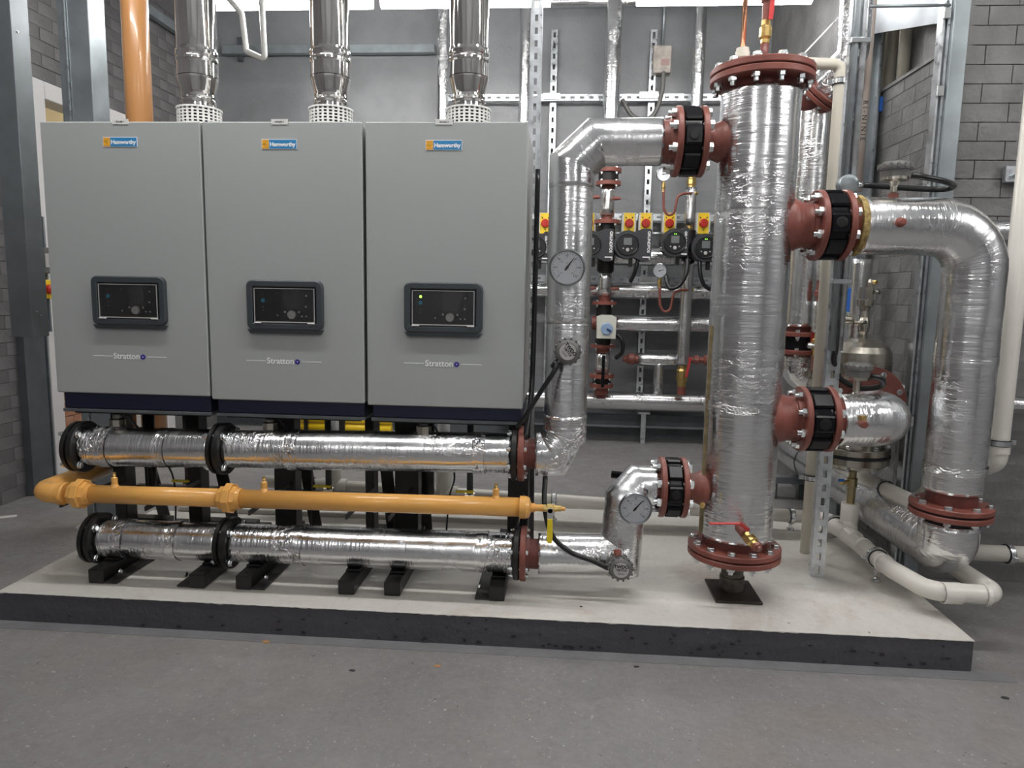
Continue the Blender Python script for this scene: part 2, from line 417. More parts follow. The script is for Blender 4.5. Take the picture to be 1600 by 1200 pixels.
def brickrun(parent, mat, o, ux, un, L, z0, z1, bl=.225, bh=.075, limit=300, jit=.002, t=.012, y0=0, clip=None):
    """courses of bricks standing t proud of the wall; first `limit` are separate parts, the rest one part"""
    n = 0; rest = G(); k = 0; z = z0; me = {}
    while z < z1 - .02:
        x = -bl / 2 if k % 2 else 0.0
        while x < L - .01:
            a, b = max(x, 0) + .0015, min(x + bl, L) - .0015
            if b - a > .03 and not (clip and clip((a + b) / 2, z + bh / 2)):
                c = V(o) + V(ux) * ((a + b) / 2) + Z3 * (z + bh / 2) + V(un) * (random.uniform(-jit, jit) + t / 2)
                if n < limit:
                    key = round(b - a, 2)
                    if key not in me:
                        m_ = G().obox((0, 0, 0), (ux, un, Z3), ((b - a) / 2, t / 2, bh / 2 - .0015), t * .45).mesh('brick'); m_.materials.append(mat); me[key] = m_
                    q = bpy.data.objects.new('brick', me[key]); COL.objects.link(q); q.parent = parent; q.location = c - wloc(parent)
                else: rest.obox(c, (ux, un, Z3), ((b - a) / 2, t / 2, bh / 2 - .0015), t * .45)
                n += 1
            x += bl
        z += bh; k += 1
    if rest.v:
        r = rest.build('brickwork', mat, parent); r['kind'] = 'stuff'
# left wall: bricks in view lie beyond Y 3.3
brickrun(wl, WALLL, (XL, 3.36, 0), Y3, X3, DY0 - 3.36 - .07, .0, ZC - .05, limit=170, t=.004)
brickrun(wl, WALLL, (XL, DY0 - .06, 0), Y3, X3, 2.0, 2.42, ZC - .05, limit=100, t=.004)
brickrun(wr, WALLR, (XR + .01, 3.16, 0), Y3, -X3, 1.5, 0, 2.22, limit=190, jit=.0008, t=.0022)
brickrun(wr, WALLR, (XR + .03, YP + .01, 0), X3, -Y3, 1.0, 0, 3.0, limit=110, jit=.0002, t=.0006)
brickrun(wb, WALLP, (-.3, YB, 0), X3, -Y3, 1.8, .3, 2.25, bl=.44, limit=120, jit=.0005, t=.0015)
struct(G().box(XL, XR, YB - .05, YB, 0, .10).build('baseboard_back', GALVD), 'dark plinth strip at the foot of the back wall')
# ledge on top of the right wall's brick face
struct(G().box(XR + .0, XR + .1, YP + .05, YB, 2.235, 2.25).build('trim_1', WALLR))
# left door: white frame, glazed leaf and corridor beyond
d1 = bpy.data.objects.new('door_1', None); COL.objects.link(d1); d1.location = (XL, DY0, 0); struct(d1, 'white framed door opening in the left wall')
fr = G().box(XL - .12, XL + .03, DY0 - .07, DY0 + .03, 0, DZ + .07, .004).box(XL - .12, XL + .03, DY1 - .03, DY1 + .07, 0, DZ + .07, .004).box(XL - .12, XL + .03, DY0 + .031, DY1 - .031, DZ - .03, DZ + .07, .004)
fr.build('door_frame', DOORW, d1)
G().box(XL - .10, XL - .06, DY0 + .95, DY1 - .03, 0, DZ - .03, .004).build('side_panel', DOORW, d1)
G().box(XL - .12, XL - .07, DY0 + .04, DY0 + .10, 0, DZ - .04).build('door_stop', FIBRE, d1)
cw = struct(G().box(-4.9, -4.8, 2.5, 6.4, 0, ZC).box(-4.9, XL - .2, 6.3, 6.4, 0, ZC).box(-4.9, XL - .2, 2.5, 2.6, 0, ZC).build('wall_corridor', CORR), 'cream corridor wall seen through the door')
bp_ = struct(G().box(-3.6, -3.52, 4.3, 6.25, 0, .40).build('trim_2', MORT), 'low raw brick wall just outside the left door')
brickrun(bp_, BRICKR, (-3.52, 4.31, 0), Y3, X3, 1.92, 0, .39, bh=.098, limit=140, t=.01)
# white double door in the back wall
d2 = bpy.data.objects.new('door_2', None); COL.objects.link(d2); x0, x1 = P(292, 640, Y=6.08).x, P(436, 640, Y=6.08).x; d2.location = (x0, 6.05, 0); struct(d2, 'white door in the back wall, seen low under the boilers')
G().box(x0, x0 + .07, 6.03, 6.12, .0, 2.1).box(x1 - .07, x1, 6.03, 6.12, 0, 2.1).box(x0, x1, 6.03, 6.12, 2.03, 2.1).build('door_frame', DOORW, d2)
G().box(x0 + .075, x1 - .075, 6.05, 6.09, .01, 2.025, .003).build('door_leaf', DOORW, d2)
# ------------------------------------------------------------ lights: tube battens
def batten(x0, x1, y, z, label, group='tube battens on the ceiling'):
    t = thing('ceiling_light', label, 'ceiling light', ((x0 + x1) / 2, y, z + .13), group)
    G().box(x0, x1, y - .05, y + .05, z + .07, z + .13, .006).build('body', WHITE, t)
    G().tube([(x0 + .01, y, z + .045), (x1 - .01, y, z + .045)], .045, 14).build('diffuser', TUBE, t)
    G().tube([((x0 + x1) / 2, y, z + .12), ((x0 + x1) / 2, y, ZC)], .008, 8).build('rod', WHITE, t)
    return t
ZL = 2.985
batten(-2.32, -1.24, 4.6, ZL, 'glowing tube batten at the top edge, between the left and middle flues')
batten(-1.2, -.12, 4.6, ZL, 'glowing tube batten at the top edge, between the middle and right flues')
batten(.39, 1.45, 4.6, ZL, 'glowing tube batten at the top right above the header vessel')
batten(-2.1, -.5, 2.05, 2.98, 'tube batten over the aisle in front of the left boilers', None)
batten(.0, 1.75, 2.05, 2.98, 'tube batten over the aisle in front of the header vessel', None)
def fill_batten_y(x, y0, y1, z, label):  # added battens out of view, for fill light and bright streaks in the foil
    t = thing('ceiling_light', label, 'ceiling light', (x, (y0 + y1) / 2, z + .13))
    G().box(x - .05, x + .05, y0, y1, z + .07, z + .13, .006).build('body', WHITE, t)
    G().tube([(x, y0 + .01, z + .045), (x, y1 - .01, z + .045)], .045, 14).build('diffuser', TUBE, t)
    G().tube([(x, (y0 + y1) / 2, z + .12), (x, (y0 + y1) / 2, ZC)], .008, 8).build('rod', WHITE, t)
fill_batten_y(-1.5, -2.2, -.7, 2.9, 'added fill batten, out of view behind the camera on the left')
fill_batten_y(1.3, -2.2, -.7, 2.9, 'added fill batten, out of view behind the camera on the right')
fill_batten_y(3.3, .2, 1.7, 2.9, 'added fill batten, out of view far to the right of the camera')
c3 = batten(-4.4, -3.6, 4.8, 2.9, 'tube batten lighting the corridor beyond the door', None)
# ------------------------------------------------------------ plinth
pl = thing('concrete_plinth', 'long low concrete plinth, pale worn top and dark painted sides, under the boiler plant', 'plinth', (-.3, 2.9, 0))
PX0, PX1, PY0, PY1 = -2.03, 1.385, 2.30, 3.28
g = G(); n = 120
top, bot = [], []
b0 = len(g.v)
for i in range(n + 1):
    x = PX0 + (PX1 - PX0) * i / n
    wv = .002 * noise.noise(V((x * 9, 0, 3)))
    for (yy, zz) in ((PY0 + .003 * noise.noise(V((x * 5, 1, 0))), 0), (PY0 + wv, PZ * .5), (PY0 + .002 + wv, PZ - .004), (PY1, PZ - .004), (PY1, 0)): g.v.append(V((x, yy, zz)))
for i in range(n):
    for k in range(4):
        a = b0 + i * 5 + k; g.face((a, a + 5, a + 6, a + 1))
for e in (0, n):
    a = b0 + e * 5; g.face([a + k for k in range(5)])
g.build('body', PLOTH, pl)
g = G(); m = 220
for i in range(m + 1):
    x = PX0 - .001 + (PX1 - PX0 + .002) * i / m
    ov = .0015 + .0045 * abs(noise.noise(V((x * 23, 5, 0)))) + .002 * random.random()
    for (yy, zz) in ((PY0 - .001, PZ - ov), (PY0 - .0005, PZ - .001), (PY0 + .003, PZ), (PY1 + .001, PZ), (PY1 + .001, PZ - .004)): g.v.append(V((x, yy, zz)))
for i in range(m):
    for k in range(4):
        a = i * 5 + k; g.face((a, a + 5, a + 6, a + 1))
for e in (0, m):
    a = e * 5; g.face([a + k for k in range(5)])
g.build('top_coat', TOPM, pl, 'pale grey painted top with stains')
g = G(); rr = random.Random(5)
for k in range(70):
    cx = PX0 + (PX1 - PX0) * rr.random() ** .55; cz = .012 + .075 * rr.random() ** 1.8; w_ = rr.uniform(.003, .013)
    g.prism([(w_ * (.6 + .5 * rr.random()) * math.cos(a * .9), w_ * .45 * (.6 + .6 * rr.random()) * math.sin(a * .9)) for a in range(7)], (cx, PY0 - .0045, cz), X3, Z3, Y3, .004)
o = g.build('pitting', pm('pit_dark', (.022, .022, .025), .5), pl); o['kind'] = 'stuff'
g = G().box(-1.9, 1.3, PY1 + .001, PY1 + .22, 0, .135, .004); g.build('rear_kerb', TOPM, pl)
# paint skirt line on the floor in front of the plinth
tag(G().box(-2.4, 1.5, PY0 - .055, PY0 + .0, 0, .0015).build('paint_strip', pm('skirt_paint', (.205, .203, .212), .38, var=.1, vs=9, bump=.003, bs=40)), 'smooth grey paint strip on the floor along the plinth foot', 'floor paint')
# debris
def chip(px, py, col, s, label, nm='paint_flake', z=.0):
    p = P(px, py, Z=z); r = random.Random(px); pts = [(s * (1 + .5 * r.random()) * math.cos(a * 1.05), s * .6 * (1 + .6 * r.random()) * math.sin(a * 1.05)) for a in range(6)]
    tag(G().prism(pts, (p.x, p.y, z), X3, Y3, Z3, .002).build(nm, col), label, 'debris')
tan = pm('leaf_brown', (.45, .24, .10), .7); dk = pm('grit_dark', (.03, .03, .035), .7); lt = pm('flake_white', (.7, .7, .68), .6)
chip(415, 1003, tan, .012, 'small tan chip on the floor below the plinth, left of centre')
chip(550, 1048, dk, .008, 'dark speck on the floor below the boilers', 'grit')
chip(684, 1041, tan, .010, 'tan sliver on the floor below the middle of the plinth')
chip(994, 1042, dk, .007, 'dark crumb on the floor right of the centre, near the plinth', 'grit')
chip(1571, 1091, dk, .010, 'dark crumb at the right edge of the floor', 'grit')
chip(1263, 917, lt, .016, 'white scraped patch of filler on the plinth beside the slotted post', 'filler_patch', PZ)
chip(908, 948, dk, .004, 'dark speck on the plinth top, centre', 'grit', PZ); chip(1042, 954, lt, .005, 'pale crumb on the plinth top left of the vessel foot', 'grit', PZ)
tag(G().box(-3.02, -2.93, 3.33, 3.365, 0, .003).build('floor_marking', lt), 'short white painted dash on the floor at the left edge', 'floor marking')
wm = bpy.data.objects['floor_marking']; q = P(10, 808, Z=0); wm.location = (q.x, q.y, 0); wm.rotation_euler = (0, 0, .5)
# ------------------------------------------------------------ boilers
YF = 2.5
def rring(o, w, h, r, wi, hi, ri, t, name, mat, parent, seg=6):
    """rounded rectangular frame facing -Y, front at o.y, thickness t"""
    def loop(w, h, r):
        q = []
        for cx, cz, a0 in ((w / 2 - r, h / 2 - r, 0), (-w / 2 + r, h / 2 - r, PI / 2), (-w / 2 + r, -h / 2 + r, PI), (w / 2 - r, -h / 2 + r, 1.5 * PI)):
            for k in range(seg + 1): a = a0 + PI / 2 * k / seg; q.append((cx + r * math.cos(a), cz + r * math.sin(a)))
        return q
    g = G(); Ls = [(loop(w, h, r), t), (loop(w, h, r), .004), (loop(w - .008, h - .008, r), 0), (loop(wi + .006, hi + .006, ri), 0), (loop(wi, hi, ri), .003), (loop(wi, hi, ri), t)]
    n = len(Ls[0][0])
    for lp, y in Ls:
        for (x, z) in lp: g.v.append(V((o[0] + x, o[1] + y, o[2] + z)))
    for k in range(len(Ls) - 1):
        for i in range(n): j = (i + 1) % n; g.face((k * n + i, k * n + j, (k + 1) * n + j, (k + 1) * n + i))
    return g.build(name, mat, parent)
BLAB = ['left grey wall-height boiler nearest the white door, over the left end of the headers', 'middle grey boiler between the other two', 'right grey boiler beside the tall foil riser, green light lit on its panel']
EDGE = [(62, 312), (315, 565.5), (570.5, 825)]
CEN = [(199, 470), (443.5, 477), (692, 481)]; LOGO = [(188, 222), (436.5, 225.5), (693.5, 227)]; SCR = [(203, 557), (443.5, 564.5), (691.5, 568.5)]; TAGP = [(188, 188), (437, 192), (694, 192)]
ZT = 1.808
for i in range(3):
    ZB = (.821, .811, .807)[i]
    x0 = P(EDGE[i][0], 200, Y=YF).x; x1 = P(EDGE[i][1], 200, Y=YF).x
    t = thing('boiler', BLAB[i], 'boiler', ((x0 + x1) / 2, 2.75, .75), 'grey boilers in a row')
    G().box(x0 + .003, x1 - .003, YF + .022, 3.02, ZB + .002, ZT - .002, .004).build('casing', BOILS, t)
    G().box(x0, x1, YF, YF + .02, ZB, ZT, .004).build('front_panel', BOIL, t)
    G().box(x0 + .016, x1 - .006, YF + .016, YF + .40, .760, ZB - .001, .002).build('base_panel', NAVY, t, 'dark navy base band')
    G().box(x0 + .010, x1 - .002, YF + .012, 3.0, .746, .7585, .002).build('base_lip', GALVD, t)
    G().box(x0 + .03, x1 - .03, YF + .05, 2.98, .735, .7455).build('underside_tray', BLACKM, t)
    c = P(*CEN[i], Y=YF - .02); c.y = YF - .018
    cp = bpy.data.objects.new('control_panel', None); COL.objects.link(cp); cp.parent = t; cp.location = c - wloc(t)
    rring((c.x, c.y, c.z), .282, .178, .022, .235, .132, .004, .0175, 'bezel', BEZ, cp)
    G().prism([(-.141, -.093), (.141, -.093), (.13, -.108), (-.13, -.108)], (c.x, c.y + .004, c.z + .004), X3, Z3, Y3, .013).build('bezel_chin', BEZ, cp)
    G().box(c.x - .118, c.x + .118, c.y + .0120, c.y + .017, c.z - .066, c.z + .066).build('fascia', DARK, cp)
    yy = c.y + .0118
    def dot(dx, dz, r, m, nm, t_=.002):
        G().lathe((c.x + dx, yy, c.z + dz), -Y3, [(0, r), (t_, r * .9)], 12).build(nm, m, cp)
    G().box(c.x - .005, c.x + .055, yy - .0006, yy, c.z - .012, c.z + .052).build('display', pm('display_%d' % i, (.045, .05, .05), .25), cp)
    dot(-.083, .038, .0046, LEDG if i == 2 else GAP, 'indicator'); dot(-.083, .016, .0075, pm('blue_button_%d' % i, (.04, .30, .52), .35), 'button')
    dot(.024, -.034, .0165, GREYL, 'dial_knob', .008)
    for dx, dz, r in ((-.002, -.024, .004), (.05, -.024, .004), (.076, -.004, .0035), (.061, -.039, .003), (.077, -.039, .003), (-.030, -.037, .003), (-.083, -.007, .0022), (-.083, -.019, .0022), (.078, .035, .003), (-.030, .042, .002)):
        dot(dx, dz, r, GREYL if r > .0023 else GREYP, 'button')
    G().box(c.x - .112, c.x + .112, c.y + .001, c.y + .003, c.z - .058, c.z + .060).build('clear_flap', GLASS, cp)
    g = G().box(c.x - .112, c.x + .112, c.y - .0005, c.y + .004, c.z - .063, c.z - .059).box(c.x - .112, c.x - .1095, c.y, c.y + .004, c.z - .06, c.z + .06).box(c.x + .1095, c.x + .112, c.y, c.y + .004, c.z - .06, c.z + .06).box(c.x - .112, c.x + .112, c.y, c.y + .004, c.z + .0585, c.z + .0605)
    g.build('flap_rim', GREYL, cp)
    for sx in (-1, 1): G().box(c.x + sx * .112 - (.026 if sx > 0 else 0), c.x + sx * .112 + (0 if sx > 0 else .026), c.y - .003, c.y + .003, c.z - .0665, c.z - .0625, .001).build('hinge', DOORW, cp)
    # maker's badge
    l = P(*LOGO[i], Y=YF); lp_ = G().box(l.x - .064, l.x + .064, YF - .0016, YF - .0001, l.z - .017, l.z + .017).build('badge', INKW, t)
    G().box(l.x - .0365, l.x + .0625, YF - .0022, YF - .0016, l.z - .0155, l.z + .0155).build('blue_field', LOGOB, lp_)
    G().box(l.x - .0625, l.x - .0375, YF - .0022, YF - .0016, l.z - .0155, l.z + .0155).build('orange_field', LOGOO, lp_)
    gg = G(); 
    for rr_, a0, a1 in ((.0095, .3, 2.9), (.0065, 0, 2.6), (.0035, .2, 2.8)):
        gg.tube([(l.x - .05 + rr_ * math.cos(a0 + (a1 - a0) * k / 8), YF - .0026, l.z - .004 + rr_ * 1.1 * math.sin(a0 + (a1 - a0) * k / 8)) for k in range(9)], .0006, 5)
    gg.tube([(l.x - .0595, YF - .0026, l.z - .004), (l.x - .0575, YF - .0026, l.z - .0125)], .0006, 5).tube([(l.x - .0405, YF - .0026, l.z - .004), (l.x - .0425, YF - .0026, l.z - .0125)], .0006, 5)
    gg.build('flame_mark', YEL, lp_)
    text('Hamworthy', .0190, (l.x + .0125, YF - .0024, l.z - .001), X3, Z3, INKW, lp_, 'lettering', .0003, bold=.0007)
    s_ = P(*SCR[i], Y=YF)
    text('Stratton', .0310, (s_.x - .0125, YF - .0006, s_.z), X3, Z3, INKW, t, 'lettering', .0004, bold=.0004)
    pb = G().lathe((s_.x + .0515, YF - .0001, s_.z - .001), -Y3, [(0, .0095), (.0012, .0095)], 20).build('round_badge', PURP, t)
    text('v', .012, (s_.x + .0515, YF - .0018, s_.z), X3, Z3, INKW, pb, 'lettering', .0003)
    for a, b in ((-.142, -.067), (.068, .142)): G().box(s_.x + a, s_.x + b, YF - .0006, YF - .00005, s_.z - .001, s_.z + .001).build('printed_line', INKW, t)
    q = P(*TAGP[i], Y=YF)
    tg = G().box(q.x - .030, q.x + .030, YF - .002, YF - .0001, ZT - .010, ZT + .008).build('name_tag', WHITE, t)
    text('BOILER %d' % (i + 1), .008, (q.x, YF - .0024, ZT - .0015), X3, Z3, INK, tg, 'lettering', .0002)
    # white intake grille on the top and the flue rising out of it
    fx = P((311.5, 517.5, 732.5)[i], 172, Y=2.8).x; fy = 2.8; ztop = P((311.5, 517.5, 732.5)[i], 163, Y=2.72).z
    gr = G(); R = .0835; N = 26; z0 = ZT + .001; M = 9
    zs = []; z = z0
    pz = (ztop - z0 - .006) / M
    rows = []
    for k in range(M): rows += [(z0 + k * pz, z0 + k * pz + pz * .40, True), (z0 + k * pz + pz * .40, z0 + (k + 1) * pz, False)]
    rows.append((z0 + M * pz, ztop, True))
    for (za, zb, ring) in rows:
        for k in range(N):
            for (aa, ab, bar) in ((k, k + .40, True), (k + .40, k + 1, False)):
                if not (ring or bar): continue
                a, b = 2 * PI * aa / N, 2 * PI * ab / N; base = len(gr.v)
                ex = .003 if zb == ztop else 0
                for rr_ in (R + ex, R - .004):
                    for (an, zz) in ((a, za), (b, za), (b, zb), (a, zb)): gr.v.append(V((fx + rr_ * math.cos(an), fy + rr_ * math.sin(an), zz)))
                gr.face([base + q_ for q_ in (0, 1, 2, 3)]); gr.face([base + q_ for q_ in (7, 6, 5, 4)])
                gr.face([base + q_ for q_ in (3, 2, 6, 7)]); gr.face([base + q_ for q_ in (0, 4, 5, 1)]); gr.face([base + q_ for q_ in (1, 5, 6, 2)]); gr.face([base + q_ for q_ in (0, 3, 7, 4)])
    gi = thing('air_intake_grille', ('white square-mesh collar under the left flue', 'white square-mesh collar under the middle flue', 'white square-mesh collar under the right flue')[i], 'grille', (fx, fy, ZT), 'white mesh collars on the boiler tops')
    gr.build('mesh_collar', WHITE, gi)
    G().cyl((fx, fy, ZT + .001), (fx, fy, ztop - .006), .070, 24).build('shade_core', GAP, gi)  # dark cylinder standing in for the shade inside the mesh collar
    G().lathe((fx, fy, ztop - .004), Z3, [(0, .08), (.004, .08), (.004, .05), (0, .05)], 32, capa=False, capb=False).build('top_ring', WHITE, gi)
    fl = thing('flue_pipe', ('polished steel flue rising from the left boiler', 'polished steel flue rising from the middle boiler', 'polished steel flue rising from the right boiler')[i], 'flue', (fx, fy, ZT), 'polished flues over the boilers')
    def zz(y): return P((306, 516, 732.5)[i], y, Y=2.74).z
    a = [(0, .0595), (zz(157) - ZT, .0595), (zz(157) - ZT, .065), (zz(153) - ZT, .066), (zz(150) - ZT, .061), (zz(147) - ZT, .064), (zz(143) - ZT, .062)]
    G().lathe((fx, fy, ZT), Z3, a, 40).build('spigot', CHROME, fl)
    b_ = [(zz(143) - ZT, .060), (zz(139) - ZT, .063), (zz(119) - ZT, .0755), (zz(116) - ZT, .0765)]
    G().lathe((fx, fy, ZT), Z3, b_, 40).build('reducer_cone', CHROME, fl)
    c_ = [(zz(115) - ZT, .0765), (zz(93) - ZT, .0755), (zz(90) - ZT, .079), (zz(87) - ZT, .0795), (zz(85) - ZT, .0765), (zz(82) - ZT, .0775), (zz(80) - ZT, .0795), (zz(76) - ZT, .0795), (zz(73) - ZT, .0765), (zz(70) - ZT, .0755)]
    G().lathe((fx, fy, ZT), Z3, c_, 40).build('locking_collar', CHROME, fl)
    G().lathe((fx, fy, ZT), Z3, [(zz(70) - ZT, .0745), (ZC - ZT, .0745)], 48).build('flue_tube', CHROME, fl)
# ------------------------------------------------------------ stands
FEET = [(148, 1), (305.5, -1), (377, 1), (538.5, 0), (610, 0), (775, -1)]
POSTS = [194, 309, 449, 580, 637, 810]; PW = [.027, .029, .045, .018, .048, .042]
SLAB = ['black steel stand under the left boiler', 'black steel stand under the middle boiler', 'black steel stand under the right boiler']
for i in range(3):
    xs = [P(FEET[2 * i + k][0], 905, Y=2.4).x for k in (0, 1)]
    px_ = [P(POSTS[2 * i + k], 780, Y=2.78).x for k in (0, 1)]
    st = thing('boiler_stand', SLAB[i], 'stand', ((xs[0] + xs[1]) / 2, 2.8, PZ), 'black stands on the plinth')
    for k in (0, 1):
        x = xs[k]; sd = FEET[2 * i + k][1]; y0 = 2.405 + .008 * i
        f = G().box(x - .030, x + .030, y0, 3.02, PZ + .001, PZ + .055, .003).build('foot', BLACKM, st)
        G().lathe((x, y0 + .035, PZ + .0551), Z3, [(0, .006), (.0008, .006)], 12).build('bolt_hole', INK, f)
        if sd:
            a, b = (x + .0305, x + .08) if sd > 0 else (x - .08, x - .0305)
            pl_ = G().box(a, b, y0 + .004, 3.0, PZ + .001, PZ + .009, .002).build('foot_plate', BRACK, st)
            G().lathe(((a + b) / 2 + .008, y0 + .035, PZ + .0091), Z3, [(0, .0055), (.0006, .0055)], 12).build('bolt_hole', INK, pl_)
            bolt(st, (x + sd * .034, y0 + .05, PZ + .032), X3 * sd, .060, .008, both=False)
        p = px_[k]
        pw = PW[2 * i + k]; G().box(p - pw, p + pw, 2.755, 2.83, PZ + .056, .7345, .004).build('post', BLACKM, st)
        G().beam((p + .03, 3.04, PZ + .012), (p + .03, 2.86, .62), .006, .055, (1, 0, 0)).build('brace', BRACK, st)
        G().box(min(p, x) - .03, max(p, x) + .03, 2.84, 2.90, PZ + .056, PZ + .11, .003).build('foot_tie', BLACKM, st)
        # saddle under the lower header and hook under the gas pipe
        G().box(x - .028, x + .028, 2.50, 2.60, PZ + .056, PZ + .062, .002).build('saddle', BLACKM, st)
        G().box(p + .02, p + .026, 2.372, 2.755, .412, .430).build('gas_pipe_hanger', BRACK, st)
    G().box(px_[0] - .03, px_[1] + .03, 2.832, 2.86, .698, .733, .003).build('cross_rail', BLACKM, st)
    G().box(px_[0] - .03, px_[1] + .03, 2.9, 2.94, .30, .35, .003).build('cross_rail', BLACKM, st)
# ------------------------------------------------------------ headers under the boilers
YH = 2.55
def hz(up, x):
    a, b = ((.603, .634), (.236, .248))[0 if up else 1]
    return a + (b - a) * (x + 1.85) / 1.71
def coupling(parent, x, z, first=False):
    c = V((x, YH, z))
    g = G().lathe(c - X3 * .034, X3, [(0, .05 if not first else .001), (0, .094), (.004, .098), (.016, .098), (.018, .094), (.018, .084), (.024, .084), (.024, .092), (.028, .099), (.046, .099), (.05, .094), (.05, .070)], 44, capa=first, capb=False)
    g.build('end_flange' if first else 'joint_flange', BLACKM, parent)
    bolts(parent, c + X3 * -.008, X3, .084, 4, .052, .012, .5)
for up in (1, 0):
    lab = 'upper foil-lagged header pipe running under the three boilers' if up else 'lower foil-lagged header pipe resting on the feet of the stands'
    t = thing('header_pipe', lab, 'pipe', (-1.0, YH, hz(up, -1)), 'foil headers under the boilers')
    xa, xj, xe = (-1.845, P(352, 700, Y=YH).x, P(800, 705, Y=YH).x) if up else (-1.80, P(362, 845, Y=YH).x, P(803, 860, Y=YH).x)
    G().lathe((xa - .034, YH, hz(up, xa)), -X3, [(0, .012), (.02, .012), (.022, .016), (.04, .014)], 8, smooth=False).build('brass_tail', BRASS, t)
    coupling(t, xa, hz(up, xa), True); coupling(t, xj, hz(up, xj))
    z = lambda x: hz(up, x)
    for k, (a, b) in enumerate(((xa + .017, xj - .036), (xj + .017, xe))):
        xm = a + (b - a) * (.62 if k == 0 else .24)
        if k == 1:
            G().tube([(a, YH, z(a)), (xm, YH, z(xm))], .0735, 36, rough=.016, seed=up * 5 + k, step=.012).build('foil_sleeve', FOILC, t)
            G().tube([(xm, YH, z(xm)), (b - .12, YH, z(b - .12))], .0755, 36, rough=.009, seed=9, step=.014).build('foil_sleeve', FOIL, t)
            G().tube([(b - .12, YH, z(b - .12)), (b, YH, z(b))], .0745, 36, rough=.02, seed=19, step=.01).build('foil_sleeve', FOILC, t)
        else:
            G().tube([(a, YH, z(a)), (a + .09, YH, z(a))], .0725, 36, rough=.015, seed=3, step=.012).build('foil_sleeve', FOILC, t)
            G().tube([(a + .09, YH, z(a)), (b, YH, z(b))], .0745, 36, rough=.012, seed=up * 7 + 1, step=.012).build('foil_sleeve', FOIL, t)
        for xx in ((a + .09, xm) if k == 0 else (xm, b - .12)):
            G().tube([(xx - .022, YH, z(xx)), (xx + .022, YH, z(xx))], .0775, 36, rough=.05, seed=xx * 30, step=.005, caps=False).build('tape_band', TAPE, t)
    # end flanges: black header flange bolted to the red-oxide flange of the riser / return
    c = V((xe, YH, z(xe)))
    flange_g(c + X3 * .012, X3, .022, .100, .06).build('end_flange', BLACKM, t)
    rf = thing('flange_spool', ('red oxide flange and short neck joining the upper header to the foil riser', 'red oxide flange and short neck at the right end of the lower header')[1 - up], 'flange', c + X3 * .04, 'red spools at the header ends')
    flange_g(c + X3 * .037, X3, .022, .103, .04).build('flange', REDOX, rf)
    G().lathe(c + X3 * .047, X3, [(0, .062), (.012, .056), (.055, .056), (.075, .066)], 32).build('neck', REDOXD, rf)
    bolts(rf, c + X3 * .0245, X3, .085, 8, .050, .009, .5)
# small pipework below each boiler
for i in range(3):
    x0 = P(EDGE[i][0], 200, Y=YF).x
    def drop(dx, dy, zb, r, mat, name, lab, cat='pipe', group=None, zt=.7345, col=None):
        x = x0 + dx; t = thing(name, lab, cat, (x, YF + dy, zb), group)
        G().tube([(x, YF + dy, zt), (x, YF + dy, zb)], r, 16).build('tube', mat, t)
        if col: G().lathe((x, YF + dy, (zt + zb) / 2 - .02), Z3, [(0, r * 1.2), (.005, r * 1.7), (.03, r * 1.7), (.035, r * 1.2)], 8, smooth=False).build('union_nut', col, t)
        return t
    nm = ('left', 'middle', 'right')[i]
    drop(.17, .30, .31, .024, RUBBER, 'return_hose', 'black lagged return pipe dropping from the %s boiler' % nm, group='black drops under the boilers')
    drop(.20, .05, hz(1, x0 + .20) + .07, .017, GREYP, 'flow_connection', 'grey flow connection with hex union from the %s boiler into the upper header' % nm, group='grey unions on the upper header', col=BRONZE)
    v = drop(.345, .28, .40, .013, GALVD, 'gas_drop', 'dark gas drop with yellow-handled cock under the %s boiler' % nm, 'gas valve', 'gas cocks behind the ochre pipe')
    x = x0 + .345; zv_ = P(275, 753, Y=2.75).z
    G().lathe((x - .02, YF + .28, zv_ - .02), X3, [(0, .014), (.04, .014)], 8, smooth=False).build('cock_body', BRONZE, v)
    G().box(x - .055, x + .02, YF + .245, YF + .262, zv_, zv_ + .009, .002).build('lever', YELL, v)
    # thin flexes
    cb = G(); xx = x0 + .23
    cb.tube(catmull([(xx, YF + .06, .735), (xx + .03, YF + .10, .66), (xx + .06, YF + .22, .50), (xx + .02, YF + .34, .36), (xx, YF + .36, .13)]), .004, 8)
    tag(cb.build('cable', RUBBER), 'thin black cable hanging beneath the %s boiler' % nm, 'cable', 'thin cables under the boilers')
# grey and white drains with tees behind the stands
def wz(x): return .262 - .028 * (x + 1)
YW = 3.3
# ------------------------------------------------------------ gas main
gm = thing('gas_main', 'ochre gas pipe with hexagonal unions in front of the headers', 'pipe', (-1.0, 2.385, .467))
ga_, gb_ = P(200, 773.5, Y=2.385), P(800, 792, Y=2.385)
gz = lambda x: ga_.z + (gb_.z - ga_.z) * (x - ga_.x) / (gb_.x - ga_.x)
yg = 2.385
xE = P(50, 772, Y=2.42).x + .055
xu1 = P(124, 770, Y=2.38).x; xu2 = P(357, 778, Y=2.38).x; xend = P(812, 792, Y=2.38).x
G().tube([(xu1 - .05, yg, gz(xu1)), (xE, yg, gz(xE)), (xE, 3.11, gz(xE))], .038, 28, fil=.075).build('return_elbow', GASY, gm)
G().lathe((xE + .085, yg, gz(xE)), X3, [(0, .036), (0, .043), (.016, .043), (.016, .036)], 28).build('elbow_collar', GASY, gm)
G().tube([(xu1 + .03, yg, gz(xu1)), (xu2 - .03, yg, gz(xu2))], .0335, 28).build('pipe_length', GASY, gm)
G().tube([(xu2 + .03, yg, gz(xu2)), (xend, yg, gz(xend))], .0335, 28).build('pipe_length', GASY, gm)
